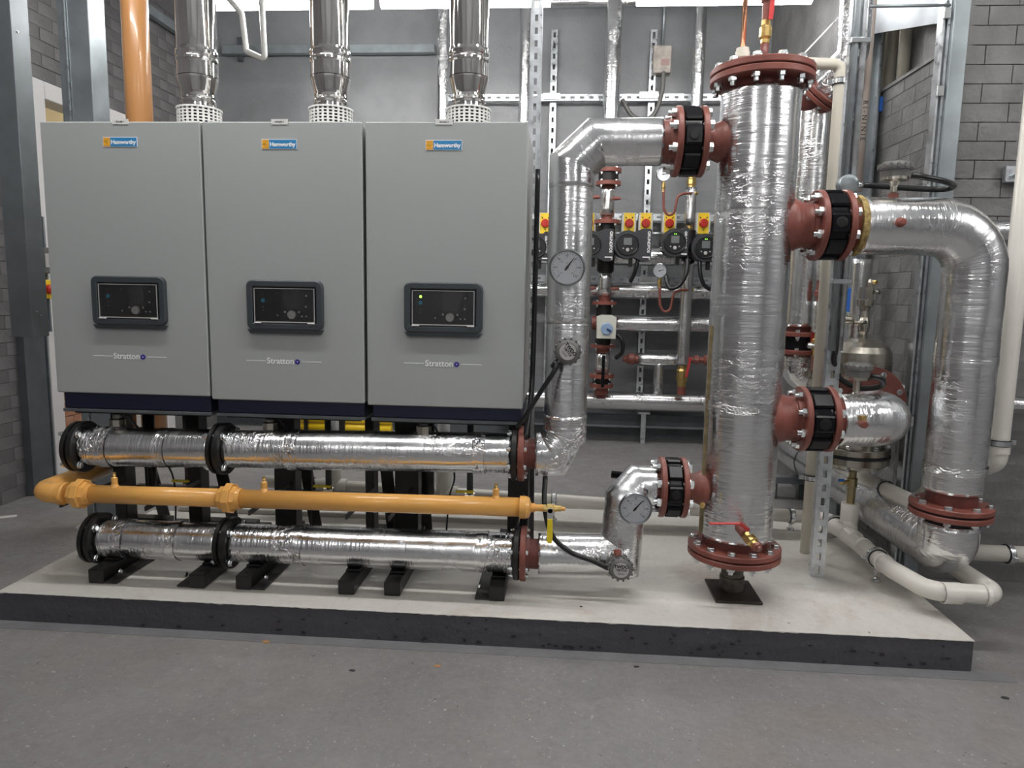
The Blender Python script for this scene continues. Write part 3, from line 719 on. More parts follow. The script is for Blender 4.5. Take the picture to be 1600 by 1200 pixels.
for xu in (xu1, xu2):
    un = G().lathe((xu - .030, yg, gz(xu)), X3, [(0, .043), (.020, .044)], 8, smooth=False).lathe((xu - .010, yg, gz(xu)), X3, [(0, .053), (.003, .056), (.024, .056), (.027, .053)], 8, smooth=False).lathe((xu + .017, yg, gz(xu)), X3, [(0, .045), (.016, .043)], 8, smooth=False).lathe((xu + .033, yg, gz(xu)), X3, [(0, .038), (.014, .037)], 24)
    un.build('hex_union', GASY, gm)
G().lathe((xend, yg, gz(xend)), X3, [(0, .033), (0, .040), (.022, .040), (.034, .034), (.04, .018)], 32).build('reducing_cap', GASY, gm)
G().lathe((xend + .038, yg, gz(xend)), X3, [(0, .016), (.016, .016), (.016, .0125), (.045, .0125)], 20).build('nipple', GASY, gm)
for px in (178, 412, 775):
    x = P(px, 760, Y=2.38).x
    nn = G().lathe((x, yg, gz(x) + .029), Z3, [(0, .016), (.012, .011), (.034, .011), (.036, .008)], 16).build('test_nipple', GASY, gm)
    G().lathe((x, yg, gz(x) + .065), Z3, [(0, .007), (.004, .005), (.008, .007), (.012, .005), (.018, .006)], 12).build('brass_point', BRASS, nn)
gv = thing('purge_valve', 'brass gas purge valve with hanging yellow lever at the end of the ochre pipe', 'valve', (xend + .09, yg, gz(xend)))
xv = xend + .0835; zv = gz(xend)
G().lathe((xv, yg, zv), X3, [(0, .013), (.012, .013), (.014, .016), (.034, .016), (.036, .0125), (.046, .0125)], 8, smooth=False).lathe((xv + .046, yg, zv), X3, [(0, .011), (.016, .011)], 8, smooth=False).build('valve_body', BRASS, gv)
G().lathe((xv + .062, yg, zv), X3, [(0, .008), (.014, .0075)], 8).build('plug', GASY, gv)
G().lathe((xv + .024, yg - .012, zv), -Y3, [(0, .007), (.012, .007), (.012, .009), (.018, .009)], 10).build('stem_nut', ZINC, gv)
lx = xv + .024
G().box(lx - .010, lx + .010, yg - .030, yg - .026, zv - .034, zv + .008, .001).build('lever_tang', ZINC, gv)
G().prism([(-.0085, 0), (.0085, 0), (.010, -.02), (.0105, -.07), (.008, -.085), (-.006, -.085), (-.010, -.07), (-.009, -.02)], (lx, yg - .034, zv - .03), X3, Z3, Y3, .009).build('lever', YELL, gv)
# brown riser by the door
rx, ry = -1.935, 3.17
gr_ = thing('gas_riser', 'glossy brown vertical gas pipe left of the left flue', 'pipe', (rx, ry, .4))
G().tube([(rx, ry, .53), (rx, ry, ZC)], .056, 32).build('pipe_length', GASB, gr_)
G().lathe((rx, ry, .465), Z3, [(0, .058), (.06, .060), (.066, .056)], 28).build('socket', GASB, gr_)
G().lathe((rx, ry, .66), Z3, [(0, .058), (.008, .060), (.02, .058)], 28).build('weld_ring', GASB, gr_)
# ------------------------------------------------------------ low loss header (vertical vessel)
VX, VY, VR = .67, 2.62, .134
zt1 = P(1190, 82, Y=2.44).z; zt0 = P(1190, 107, Y=2.44).z; zb1 = P(1150, 873, Y=2.45).z; zb0 = P(1150, 893, Y=2.45).z
ve = thing('header_vessel', 'tall foil-wrapped vertical header vessel with red flanges standing on a small black plate', 'vessel', (VX, VY, PZ))
G().tube([(VX, VY, zb1 + .035), (VX, VY, 1.135)], VR, 64, rough=.010, step=.014, seed=2).build('foil_jacket', FOIL, ve)
G().tube([(VX, VY, 1.14), (VX, VY, zt0 - .028)], VR + .001, 64, rough=.009, step=.014, seed=8).build('foil_jacket', FOIL, ve)
G().box(VX - VR - .0045, VX - VR + .004, VY - .03, VY - .022, zb1 + .04, 1.12).build('wool_seam', pm('wool_seam', (.22, .17, .09), .8, var=.3, vs=40), ve)
for z in (1.137, .83, 1.545): G().tube([(VX, VY, z - .02), (VX, VY, z + .02)], VR + .0022, 64, rough=.004, step=.01, caps=False, seed=z * 9).build('tape_band', FOILS, ve)
mid = (zt0 + zt1) / 2
flange_g((VX, VY, zt0 + .0115), Z3, .023, .175, .02).build('top_flange', REDOX, ve)
flange_g((VX, VY, zt1 - .0115), Z3, .023, .175, .001).build('blind_flange', REDOX, ve)
G().cyl((VX, VY, zt0 + .022), (VX, VY, zt1 - .022), .165, 40).build('gasket', INK, ve)
G().cyl((VX, VY, zt0 - .03), (VX, VY, zt0 + .002), .115, 32).build('neck', REDOXD, ve)
bolts(ve, (VX, VY, mid), Z3, .154, 12, zt1 - zt0, .0155, .3)
midb = (zb0 + zb1) / 2
flange_g((VX, VY, zb1 - .0105), Z3, .021, .170, .02).build('bottom_flange', REDOX, ve)
flange_g((VX, VY, zb0 + .0105), Z3, .021, .170, .001).build('blind_flange', REDOX, ve)
G().cyl((VX, VY, zb1 - .01), (VX, VY, zb1 + .04), .118, 32).build('neck', REDOXD, ve)
bolts(ve, (VX, VY, midb), Z3, .146, 12, zb1 - zb0, .0145, .45)
G().lathe((VX, VY, PZ + .01), Z3, [(0, .046), (.05, .046), (.052, .041), (zb0 - PZ - .01, .041)], 28).build('support_leg', pm('weathered_leg', (.10, .09, .075), .45, .5, var=.4, vs=30), ve)
bpz = G().box(.585, .755, 2.495, 2.70, PZ + .001, PZ + .010, .002).build('base_plate', pm('plate_brown', (.045, .035, .030), .4, .4, var=.3, vs=12), ve)
for dx, dy in ((.61, 2.52), (.73, 2.52), (.61, 2.675), (.73, 2.675)): G().lathe((dx, dy, PZ + .0101), Z3, [(0, .007), (.0006, .007)], 12).build('bolt_hole', INK, bpz)
# necks on the vessel
def nozzle(z, side, r0, r1, L, lab):
    L += .03; o = V((VX + side * (VR - .042), VY, z)); prof = [(0, r0), (.03, r0 * .985), (.042, r0 * .95), (.055, r1 + (r0 - r1) * .45), (.07, r1 + (r0 - r1) * .15), (max(.085, L * .7), r1), (L - .02, r1), (L - .018, r1 + .006), (L, r1 + .006)]
    return G().lathe(o, X3 * side, prof, 36).build('nozzle', REDOX, ve, lab)
YV = 2.62
def front_x(px, py, r=.118): return P(px, py, Y=YV - r).x
def valve(name_lab, z, xl, xr, R, nb=8, group=None, rp=.08, stem=True, cat='valve'):
    """wafer butterfly valve between two red flanges, xl..xr outer faces"""
    t = thing('butterfly_valve', name_lab, cat, ((xl + xr) / 2, YV, z), group); ft = .020
    flange_g((xl + ft / 2, YV, z), X3, ft, R, rp * .8).build('flange', REDOX, t)
    flange_g((xr - ft / 2, YV, z), X3, ft, R, rp * .8).build('flange', REDOX, t)
    a, b = xl + ft, xr - ft; w_ = b - a
    G().lathe((a, YV, z), X3, [(0, R * .86), (w_ * .08, R * .885), (w_ * .2, R * .90), (w_ * .8, R * .90), (w_ * .92, R * .885), (w_, R * .86)], 40).build('valve_body', BLACKP, t)
    for k in range(nb):   # lug blocks
        an = 2 * PI * (k + .0) / nb + PI / nb * 0
        u = V((0, -math.cos(an), math.sin(an)))
        lg = G().obox(V(((a + b) / 2, YV, z)) + u * R * .84, (X3, u, X3.cross(u)), (w_ * .47, R * .13, R * .25), .006).build('lug', BLACKP, t)
        if k == 0: G().lathe(V(((a + b) / 2, YV, z)) + u * R * .965, u, [(0, w_ * .27), (.004, w_ * .27), (.005, w_ * .2)], 20).build('plug_boss', BLACKM, lg)
    bolts(t, ((xl + xr) / 2, YV, z), X3, R * .80, nb, xr - xl, .0165, .5)
    return t
# top left valve
zTL, zBL, zTR, zBR = 1.767, .507, 1.481, .784
xl, xr = front_x(1060, 222), front_x(1110, 222)
v1 = valve('black butterfly valve between red flanges, upper left of the vessel', zTL, xl, xr, .121, group='butterfly valves on the vessel')
nozzle(zTL, -1, .076, .058, VX - VR + .012 - xr, None)
G().lathe((xl, YV, zTL), -X3, [(0, .085), (.012, .082), (.020, .074), (.045, .074)], 32).build('neck', REDOX, v1)
# bottom left valve
xl2, xr2 = front_x(1036, 762), front_x(1080, 762)
v2 = valve('black butterfly valve between red flanges, lower left of the vessel with a black lever behind', zBL, xl2, xr2, .114, group='butterfly valves on the vessel')
nozzle(zBL, -1, .070, .052, VX - VR + .012 - xr2, None)
G().lathe((xl2, YV, zBL), -X3, [(0, .078), (.012, .070), (.03, .066)], 32).build('neck', REDOX, v2)
lvp = P(950, 741, Y=2.85)
G().tube([(xl2 + .05, 2.80, lvp.z - .002), (lvp.x + .015, 2.85, lvp.z)], .016, 12).build('lever', BLACKP, v2)
G().tube([(xl2 + .05, 2.73, zBL + .05), (xl2 + .05, 2.80, lvp.z)], .012, 12).build('stem', BLACKM, v2)
# right valves
xl3, xr3 = front_x(1289, 350) , front_x(1341, 352)
v3 = valve('large black butterfly valve between red flanges, upper right of the vessel', zTR, xl3, xr3, .124, group='butterfly valves on the vessel')
nozzle(zTR, 1, .100, .078, xl3 - VX - VR + .012, None)
xl4, xr4 = front_x(1264, 655), front_x(1318, 655)
v4 = valve('large black butterfly valve between red flanges, lower right of the vessel', zBR, xl4, xr4, .120, group='butterfly valves on the vessel')
nozzle(zBR, 1, .096, .080, xl4 - VX - VR + .012, None)
for t, x, z, L in ((v3, xr3, zTR, .03), (v4, xr4, zBR, .025)):
    G().lathe((x, YV, z), X3, [(0, .098), (.010, .092), (L, .086)], 32).build('neck', REDOX, t)
# ------------------------------------------------------------ foil pipes
# riser from upper header to upper left valve (45 degree mitres)
RX = .018
zu = hz(1, -.1)
xc1 = P(853, 700, Y=YH).x
ri = thing('riser_pipe', 'tall foil-lagged riser left of the vessel, mitred at the top, carrying a dial gauge', 'pipe', (RX, 2.58, .56), 'foil pipes at the vessel')
xs = P(836, 708, Y=YH).x
ztop = zTL - .0
yA = YH; yB = YV - .01
p0 = V((xs, yA, zu - .002)); p1 = V((xs + .065, yA + .003, zu)); p2 = V((RX, yA + .01, zu + .075)); 
G().tube([p0, p1, p2, (RX, yA + .01, zu + .15)], .079, 40, rough=.035, step=.012, seed=4).build('bottom_bend', FOILC, ri)
G().tube([(RX, yA + .01, zu + .13), (RX, yB - .02, 1.12)], .0785, 44, rough=.010, step=.014, seed=5).build('foil_sleeve', FOIL, ri)
G().tube([(RX, yB - .02, 1.115), (RX, yB, 1.62)], .0795, 44, rough=.010, step=.014, seed=6).build('foil_sleeve', FOIL, ri)
xe = xl - .042
G().tube([(RX, yB, 1.60), (RX, yB, zTL - .085), (RX + .085, YV, zTL - .002), (xe, YV, zTL)], .082, 44, rough=.014, step=.014, seed=7).build('top_bend', FOIL, ri)
G().tube([(RX, yB, 1.365), (RX, yB, 1.40)], .0815, 44, rough=.02, step=.008, caps=False).build('tape_band', TAPE, ri)
# return from lower left valve down to lower header
rp = thing('return_pipe', 'short foil-lagged return pipe bending from the lower header up to the lower left valve', 'pipe', (.25, 2.6, .18), 'foil pipes at the vessel')
zl = hz(0, 0)
xs2 = P(841, 862, Y=YH).x
G().tube([(xs2, YH, zl), (.265, YH + .01, zl + .004)], .076, 40, rough=.018, step=.012, seed=11).build('foil_sleeve', FOILC, rp)
G().tube([(.235, YH + .02, .185), (.252, YH + .035, zBL - .05), (.302, YV, zBL), (xl2 - .004, YV, zBL)], .077, 40, rough=.022, step=.012, seed=12).build('bend', FOIL, rp)
# big pipe on the right
BX, BY = 1.444, 2.62
bg = thing('return_main', 'large foil-lagged pipe bending down at the right to a red flange near the floor', 'pipe', (BX, BY, .5), 'foil pipes at the vessel')
x0 = xr3 + .030
G().lathe((x0 - .004, BY, zTR), X3, [(0, .104), (.012, .107), (.022, .101)], 36).build('wool_edge', FIBRE, bg)
G().tube([(x0 + .014, BY, zTR), (BX, BY, zTR), (BX, BY, .535)], .1, 52, fil=.155, rough=.016, step=.016, seed=13).build('foil_jacket', FOIL, bg)
for z in (1.02, .62): G().tube([(BX, BY, z - .015), (BX, BY, z + .015)], .1025, 52, rough=.012, step=.008, caps=False, seed=z).build('tape_band', TAPE, bg)
q = P(1409, 347, Y=2.51)
G().lathe((q.x, 2.525, q.z), -Y3, [(0, .017), (.006, .017), (.008, .012), (.026, .0125), (.028, .008)], 16).build('capped_socket', REDOX, bg)
zf = .464
fz = thing('floor_flange', 'pair of red flanges on the big right-hand pipe just above the floor', 'flange', (BX, BY, zf))
G().cyl((BX, BY, zf + .020), (BX, BY, zf + .075), .083, 32).build('neck', REDOXD, fz)
flange_g((BX, BY, zf + .014), Z3, .020, .137, .02).build('flange', REDOX, fz)
flange_g((BX, BY, zf - .014), Z3, .020, .137, .02).build('flange', REDOX, fz)
G().cyl((BX, BY, zf - .004), (BX, BY, zf + .004), .125, 32).build('gasket', INK, fz)
G().cyl((BX, BY, zf - .05), (BX, BY, zf - .022), .09, 32).build('neck', BLACKM, fz)
bolts(fz, (BX, BY, zf), Z3, .117, 8, .048, .013, .3)
fp = thing('floor_main', 'foil-lagged main running back along the wall from the low elbow at the right', 'pipe', (1.425, 3.6, .18), 'foil pipes at the vessel')
G().tube([(BX, BY, zf - .045), (BX, BY, .305), (1.425, 4.6, .305)], .1, 48, fil=.11, rough=.018, step=.02, seed=15).build('foil_jacket', FOILC, fp)
G().tube([(1.43, 4.0, .305), (1.43, 4.06, .305)], .1035, 40, caps=False).build('tape_band', TAPE, fp)
# elbow on the lower right valve going back to the separator
EX = 1.205
el = thing('elbow_pipe', 'stubby foil-lagged elbow right of the lower right valve', 'pipe', (EX, 2.75, .7), 'foil pipes at the vessel')
G().tube([(xr4 + .022, YV, zBR), (EX, YV, zBR), (EX, 2.86, zBR)], .096, 48, fil=.10, rough=.022, step=.014, seed=17).build('foil_jacket', FOILC, el)
q = P(1349, 663, Y=2.515)
G().lathe((q.x, 2.535, q.z), -Y3, [(0, .019), (.008, .019), (.01, .0135), (.030, .0135), (.033, .009)], 16).build('capped_socket', REDOX, el)
G().box(q.x - .012, q.x + .012, 2.520, 2.534, q.z + .012, q.z + .03).build('wool_plug', FIBRE, el)
# ------------------------------------------------------------ separator
SX, SY = 1.285, 3.13
se = thing('separator_tank', 'stainless domed air and dirt separator with an automatic vent on top', 'tank', (SX, SY, .45))
zd = P(1350, 528, Y=SY).z; zfl = P(1357, 716, Y=SY - .12).z; zc_ = P(1340, 745, Y=SY).z
flange_g((1.225, 2.875, .812), Y3, .022, .148, .05).build('inlet_flange', REDOX, se); bolts(se, (1.225, 2.885, .812), -Y3, .125, 8, .03, .013, .5)
G().cyl((1.225, 2.89, .812), (1.25, 3.06, .812), .08, 24).build('inlet_neck', REDOXD, se)
dome = [(0, .128), (zd - zfl - .11, .128), (zd - zfl - .108, .131), (zd - zfl - .10, .131), (zd - zfl - .098, .128), (zd - zfl - .06, .126), (zd - zfl - .035, .112), (zd - zfl - .015, .085), (zd - zfl - .003, .04), (zd - zfl, .001)]
G().lathe((SX, SY, zfl + .03), Z3, [(0, .128)] + [(t_ - .03, r) for t_, r in dome[1:]], 48).build('tank_body', BRONZE, se)
flange_g((SX, SY, zfl + .018), Z3, .030, .152, .05).build('flange', BRONZE, se); flange_g((SX, SY, zfl - .024), Z3, .034, .150, .05).build('flange', BRONZE, se)
G().cyl((SX, SY, zfl - .008), (SX, SY, zfl + .004), .153, 40).build('gasket', INK, se)
bolts(se, (SX, SY, zfl - .002), Z3, .136, 8, .078, .013, .4)
G().lathe((SX, SY, zfl - .041), -Z3, [(0, .125), (.015, .12), (.035, .07), (.045, .02)], 40).build('bottom_cone', BRONZE, se)
vx, vy = P(1352, 480, Y=SY).x, SY
def Zs(y): return P(1352, y, Y=SY).z
G().lathe((vx, vy, zd - .006), Z3, [(0, .014), (Zs(520) - zd, .014), (Zs(516) - zd, .020), (Zs(508) - zd, .024), (Zs(500) - zd, .024), (Zs(494) - zd, .018), (Zs(484) - zd, .016), (Zs(478) - zd, .022), (Zs(476) - zd, .032), (Zs(468) - zd, .034), (Zs(466) - zd, .034)], 20).build('vent_stem', BRONZE, se)
G().lathe((vx, vy, Zs(467)), Z3, [(0, .030), (Zs(449) - Zs(467), .030)], 6, smooth=False).build('vent_body', BRONZE, se)
G().lathe((vx + .014, vy - .005, Zs(449)), Z3, [(0, .014), (.018, .016), (.032, .012), (.038, .001)], 16).build('vent_cap', BRONZE, se)
G().lathe((vx + .02, vy - .02, Zs(441)), V((.5, -1, 0)), [(0, .009), (.012, .009)], 12).build('vent_screw', BRASS, se)
G().tube([(vx + .028, vy, Zs(456)), (vx + .055, vy, Zs(456))], .009, 12).build('side_port', BRONZE, se)
G().tube([(vx, vy - .02, Zs(503)), (vx - .05, vy - .02, Zs(505))], .008, 12).build('handle_stem', BRONZE, se)
bv = thing('blue_lever_valve', 'small valve with an upright blue lever beside the tank vent', 'valve', (vx - .06, vy - .02, Zs(510)))
q = P(1326, 450, Y=3.12); q2 = P(1326, 487, Y=3.12)
G().obox((q + q2) / 2, (X3, Y3, Z3), (.007, .004, (q.z - q2.z) / 2), .002).build('lever', BLUE, bv)
G().lathe((q2.x - .02, 3.13, q2.z - .035), X3, [(0, .012), (.012, .017), (.035, .017), (.045, .011)], 12).build('valve_body', BRONZE, bv)
G().tube([(q2.x, 3.12, q2.z - .001), (q2.x + .004, 3.13, q2.z - .02)], .004, 8).build('stem', ZINC, bv)
# drain below the separator
dv = thing('drain_valve', 'brass drain cock under the separator tank', 'valve', (P(1330, 765, Y=SY).x, SY, .25))
dx = P(1331, 760, Y=SY).x; z1 = zfl - .085; z0 = P(1331, 788, Y=SY).z
G().lathe((dx, SY, z1), -Z3, [(0, .017), (.03, .017), (.034, .023), (.07, .023), (.075, .019), (z1 - z0, .018)], 8, smooth=False).build('valve_body', pm('dull_brass', (.32, .27, .15), .4, .9), dv)
G().lathe((dx - .02, SY - .01, z1 - .05), V((-1, -.3, 0)), [(0, .009), (.03, .009), (.03, .012), (.036, .012)], 10).build('hose_outlet', BRASS, dv)
G().box(dx - .07, dx - .045, SY - .03, SY - .022, z1 - .045, z1 - .033, .002).build('blue_handle', BLUE, dv)
# ------------------------------------------------------------ white drain pipes
def clamp(parent, c, ax, r, stud=None, nuts=1):
    c, ax = V(c), V(ax).normalized()
    cl = G().lathe(c - ax * .012, ax, [(0, r + .001), (0, r + .005), (.024, r + .005), (.024, r + .001)], 28, capa=False, capb=False).build('rubber_lining', RUBBER, parent)
    k = G().lathe(c - ax * .009, ax, [(0, r + .005), (0, r + .008), (.018, r + .008), (.018, r + .005)], 28, capa=False, capb=False)
    side = ax.cross(Z3); side = side.normalized() if side.length > .1 else X3
    for s_ in (-1, 1): k.obox(c + side * s_ * (r + .016), (side, ax, side.cross(ax)), (.011, .009, .0035), .001)
    k.build('steel_band', ZINC, parent)
    if stud:
        d, L = V(stud[0]), stud[1]
        G().tube([c + d * (r + .006), c + d * L], .005, 10).lathe(c + d * (r + .012), d, [(0, .009), (.012, .009)], 6, smooth=False).lathe(c + d * (L - .014), d, [(0, .008), (.004, .010), (.008, .018), (.013, .019)], 12).build('stud', ZINC, parent)
wp = thing('drain_pipe', 'white drain pipe running behind the boilers and off the right end of the plinth', 'pipe', (.5, 3.0, .13))
WR = .034
pA = [(-1.45, YW, wz(-1.45)), (1.22, YW, wz(1.22))]
G().tube(pA, WR * .9, 24).build('pipe_length', PIPEW, wp)
WZ = .205
pts = [V((1.16, YW, wz(1.16))), V((1.255, YW - .01, .20)), V((1.275, 2.66, WZ)), V((P(1450, 925, Z=WZ).x + .01, 2.47, WZ)), V((1.545, 2.455, WZ)), V((1.535, 2.74, WZ)), V((1.50, 2.87, WZ))]
G().tube(pts[0:2] + [V((1.26, 3.05, WZ))], WR + .002, 24, fil=.06).build('elbow', PIPEW, wp)
G().tube([(1.26, 3.08, WZ), pts[2], pts[3], pts[4], pts[5], pts[6]], WR, 24, fil=[.07, .07, .055, .07]).build('pipe_length', PIPEW, wp)
for (a, b) in (((1.262, 3.0, WZ), (1.264, 2.90, WZ)), ((1.278, 2.74, WZ), (1.276, 2.60, WZ))): pass
def collar(p, ax, r=WR, L=.02, m=PIPEW): G().lathe(V(p) - V(ax).normalized() * L / 2, ax, [(0, r), (0, r + .0035), (L, r + .0035), (L, r)], 28, capa=False, capb=False).build('socket_rim', m, wp)
collar((1.272, 2.72, WZ), Y3, L=.012); collar((1.268, 2.90, WZ), Y3, L=.012); collar((1.385, 2.459, WZ), X3, L=.06); collar((1.50, 2.456, WZ), X3, L=.014)
G().tube([(dx, SY, z0 + .006), (dx, SY, z0 - .10), (1.268, SY - .07, WZ)], WR + .004, 24, fil=.03).build('tee_socket', PIPEW, wp)
G().tube([(1.269, 2.98, WZ), (1.266, 3.12, WZ)], WR + .004, 24).build('tee_body', PIPEW, wp)
clamp(wp, (1.272, 2.78, WZ), Y3, WR, (V((0, 0, -1)), WZ - PZ - .001)); clamp(wp, (1.262, 3.19, .205), Y3, WR)
for px in (865, 1237):
    x = P(px, 795, Y=YW).x; clamp(wp, (x, YW, wz(x)), X3, WR * .9, (V((0, 0, -1)), wz(x) - .136))
for px in (488, 662): x = P(px, 770, Y=YW).x; clamp(wp, (x, YW, wz(x)), X3, WR * .9)
for px in (521, 693):
    x = P(px, 760, Y=YW).x; z = wz(x)
    G().tube([(x, YW, z), (x, YW, .42)], .038, 24).build('tee_branch', PIPEW, wp)
    G().tube([(x - .06, YW, z), (x + .07, YW, z)], WR + .003, 24).build('tee_body', PIPEW, wp)
    G().tube([(x, YW, .42), (x, YW, .60)], .030, 20).build('grey_upstand', PIPEG, wp)
# right-hand horizontal and vertical
wq = thing('waste_pipe', 'white horizontal waste pipe leaving at the right edge near the floor', 'pipe', (1.8, 2.93, .2))
q1 = P(1520, 863, Y=2.95); G().tube([(1.56, 2.95, q1.z), (4.09, 2.95, q1.z)], .034, 24).build('pipe_length', PIPEW, wq)
clamp(wq, (P(1575, 865, Y=2.95).x, 2.95, q1.z), X3, .034); G().lathe((1.6, 2.95, q1.z), X3, [(0, .034), (0, .038), (.014, .038), (.014, .034)], 24, capa=False, capb=False).build('socket_rim', PIPEW, wq)
G().tube([(1.62, 2.99, q1.z), (1.62, 3.09, q1.z)], .006, 8).build('wall_stud', ZINC, wq)
vp = thing('soil_pipe', 'white vertical pipe at the right edge with an offset bend low down', 'pipe', (1.648, 2.7, .5))
zb = P(1565, 722, Y=2.72).z; q = P(1545, 755, Y=2.80)
G().tube([(1.648, 2.72, ZC), (1.648, 2.72, zb), (1.56, 2.90, zb - .13), (1.50, 2.99, zb - .25)], .036, 28, fil=[.045, .05]).build('pipe_length', PIPEW, vp)
clamp(vp, (1.648, 2.72, P(1575, 693, Y=2.7).z), Z3, .036)
G().lathe((1.648, 2.72, zb + .035), Z3, [(0, .036), (0, .040), (.035, .040), (.035, .036)], 28, capa=False, capb=False).build('socket_rim', PIPEW, vp)
dp = thing('branch_drain', 'white drain pipe sloping down behind the big right-hand pipe', 'pipe', (1.42, 3.3, .4))
a, b = P(1350, 747, X=1.40), P(1440, 792, X=1.43)
G().tube([a - (b - a) * .6, b + (b - a) * .25], .032, 20).build('pipe_length', PIPEW, dp); clamp(dp, P(1382, 763, X=1.41), b - a, .032)
# ------------------------------------------------------------ gauges, sensors and cables on the front pipes
def gauge(c, R, lab, ang, stem_to=None, group=None, big=True):
    c = V(c); t = thing('dial_gauge', lab, 'gauge', c, group)
    G().lathe(c + Y3 * .022, -Y3, [(0, R * .93), (.016, R * .97), (.022, R), (.026, R * .98), (.0275, R * .93), (.0265, R * .89), (.020, R * .88)], 40, capb=False).build('case', pm('gauge_rim', (.30, .31, .32), .25, 1) if 'gauge_rim' not in MATS else MATS['gauge_rim'], t)
    f = G().lathe(c + Y3 * .003, -Y3, [(0, R * .89), (.001, R * .885)], 40).build('dial_face', DIAL, t)
    g = G(); n = 25
    for k in range(n):
        a = math.radians(225 - 270 * k / (n - 1)); d = V((math.cos(a), 0, math.sin(a))); r0 = R * (.74 if k % 4 else .70)
        for (ra, rb, w_) in ((r0, R * .80, .0006), (R * .50, R * (.54 if k % 4 else .57), .0005)):
            g.obox(c + Y3 * .0016 + d * (ra + rb) / 2, (d, Y3, d.cross(Y3)), ((rb - ra) / 2, .0002, w_))
    g.build('scale_marks', INK, f)
    if big:
        for k in range(7):
            a = math.radians(225 - 270 * k / 6); d = V((math.cos(a), 0, math.sin(a)))
            text(str(20 * k), R * .15, c + Y3 * .0016 + d * R * .64, X3, Z3, INK, f, 'numeral', .0002)
            if k % 2 == 0: text(str(30 + 36 * k)[:3], R * .09, c + Y3 * .0016 + d * R * .42, X3, Z3, INK, f, 'numeral', .0002)
        text('\u00b0C', R * .12, c + Y3 * .0016 + V((0, 0, R * .22)), X3, Z3, INK, f, 'numeral', .0002)
    a = math.radians(ang); d = V((math.cos(a), 0, math.sin(a))); p = d.cross(Y3)
    h = G().prism([(-.2 * R, -.035 * R), (-.05 * R, -.06 * R), (.68 * R, -.008 * R), (.68 * R, .008 * R), (-.05 * R, .06 * R), (-.2 * R, .035 * R)], c + Y3 * .0008, d, p, -Y3, .0012)
    h.lathe(c + Y3 * .001, -Y3, [(0, R * .075), (.002, R * .06)], 14).build('needle', INK, t)
    G().lathe(c - Y3 * .0008, -Y3, [(0, R * .88), (.0008, R * .87)], 40).build('glass', GLASS, t)
    if stem_to is not None: G().tube([c + Y3 * .02, stem_to], .009, 12).build('stem', ZINC, t)
    return t
gauge((P(886, 418, Y=2.455).x, 2.455, P(886, 418, Y=2.455).z), .063, 'large round dial thermometer on the tall foil riser', 55, V((.014, 2.52, P(886, 418, Y=2.455).z)), 'dial thermometers on the front pipes')
gauge((P(993, 795, Y=2.46).x, 2.46, P(993, 795, Y=2.46).z), .060, 'large round dial thermometer on the low return bend', 52, V((.285, 2.545, P(993, 795, Y=2.46).z)), 'dial thermometers on the front pipes')
def sensor(c, R, lab, rot, ax=None, label_text=True, group='round sensor heads'):
    """round ridged sensor head facing ax (default towards the aisle)"""
    c = V(c); t = thing('sensor_head', lab, 'sensor', c, group); ax = V(ax or (0, -1, 0))
    G().lathe(c - ax * .034, ax, [(0, R * .8), (.022, R * .82), (.024, R * .9), (.034, R * .92)], 32).build('housing', GREYP, t)
    cap = G().lathe(c, ax, [(0, R * .9), (.006, R * .88), (.014, R * .78), (.018, R * .66), (.019, R * .62)], 32)
    u, w_ = frame(ax)
    for k in range(14):
        a = 2 * PI * k / 14; d = u * math.cos(a) + w_ * math.sin(a)
        cap.obox(c + d * R * .92 + ax * .002, (d, ax, d.cross(ax)), (R * .075, .009, R * .085), .002)
    cap.build('ridged_cap', GREYP, t)
    if label_text:
        lb = G().lathe(c + ax * .0191, ax, [(0, R * .58), (.0008, R * .57)], 28).build('round_label', GREYL, t)
        r = math.radians(rot); ux = V((math.cos(r), 0, math.sin(r))); uz = V((-math.sin(r), 0, math.cos(r)))
        text('TWDO', R * .34, c + ax * .0202 + uz * R * .26, ux, uz, INK, lb, depth=.0003, bold=.0007); text('TB/TC6', R * .24, c + ax * .0202 + uz * R * .0, ux, uz, INK, lb, depth=.0003, bold=.0003)
        text('CEmEL1', R * .16, c + ax * .0202 - uz * R * .27, ux, uz, INK, lb, depth=.0003)
    return t
s1 = P(887, 549, Y=2.455); s1.y = 2.455; t1 = sensor(s1, .050, 'grey ridged sensor head with a tilted label on the tall riser', -50)
G().tube([s1 + Y3 * .03, V((s1.x, 2.52, s1.z))], .012, 12).build('probe', BRONZE, t1)
s2 = P(970, 888, Y=2.45); s2.y = 2.45; t2 = sensor(s2, .048, 'grey ridged sensor head with an upright label at the foot of the return bend', 0)
G().tube([s2 + V((-.004, .03, .02)), V((s2.x, 2.52, s2.z + .03))], .012, 12).build('probe', BRONZE, t2)
G().lathe(s2 + V((-.012, .008, .045)), V((-.2, .3, 1)), [(0, .013), (.02, .013), (.022, .010)], 12).build('socket', REDOX, t2)
def cable(pts, r, lab, group=None, mat=None, name='cable', ends=None):
    o = G().tube(catmull(pts, 8), r, 12).build(name, mat or RUBBER)
    return tag(o, lab, 'cable', group)
k1 = cable([s1 + V((-.026, .012, -.030)), P(866, 580, Y=2.45), P(845, 612, Y=2.46), P(822, 648, Y=2.47), P(808, 668, Y=2.49)], .0088, 'thick black flexible conduit from the riser sensor down past the right boiler corner')
G().tube([s1 + V((-.030, .014, -.034)), s1 + V((-.052, .014, -.062))], .013, 12).build('gland', RUBBER, t1)
cable([P(852, 744, Y=2.52), P(851, 790, Y=2.47), P(862, 835, Y=2.455), P(890, 862, Y=2.45), P(925, 876, Y=2.45), s2 + V((-.045, .005, -.004))], .0095, 'thick black flexible conduit curving to the low sensor on the return bend')
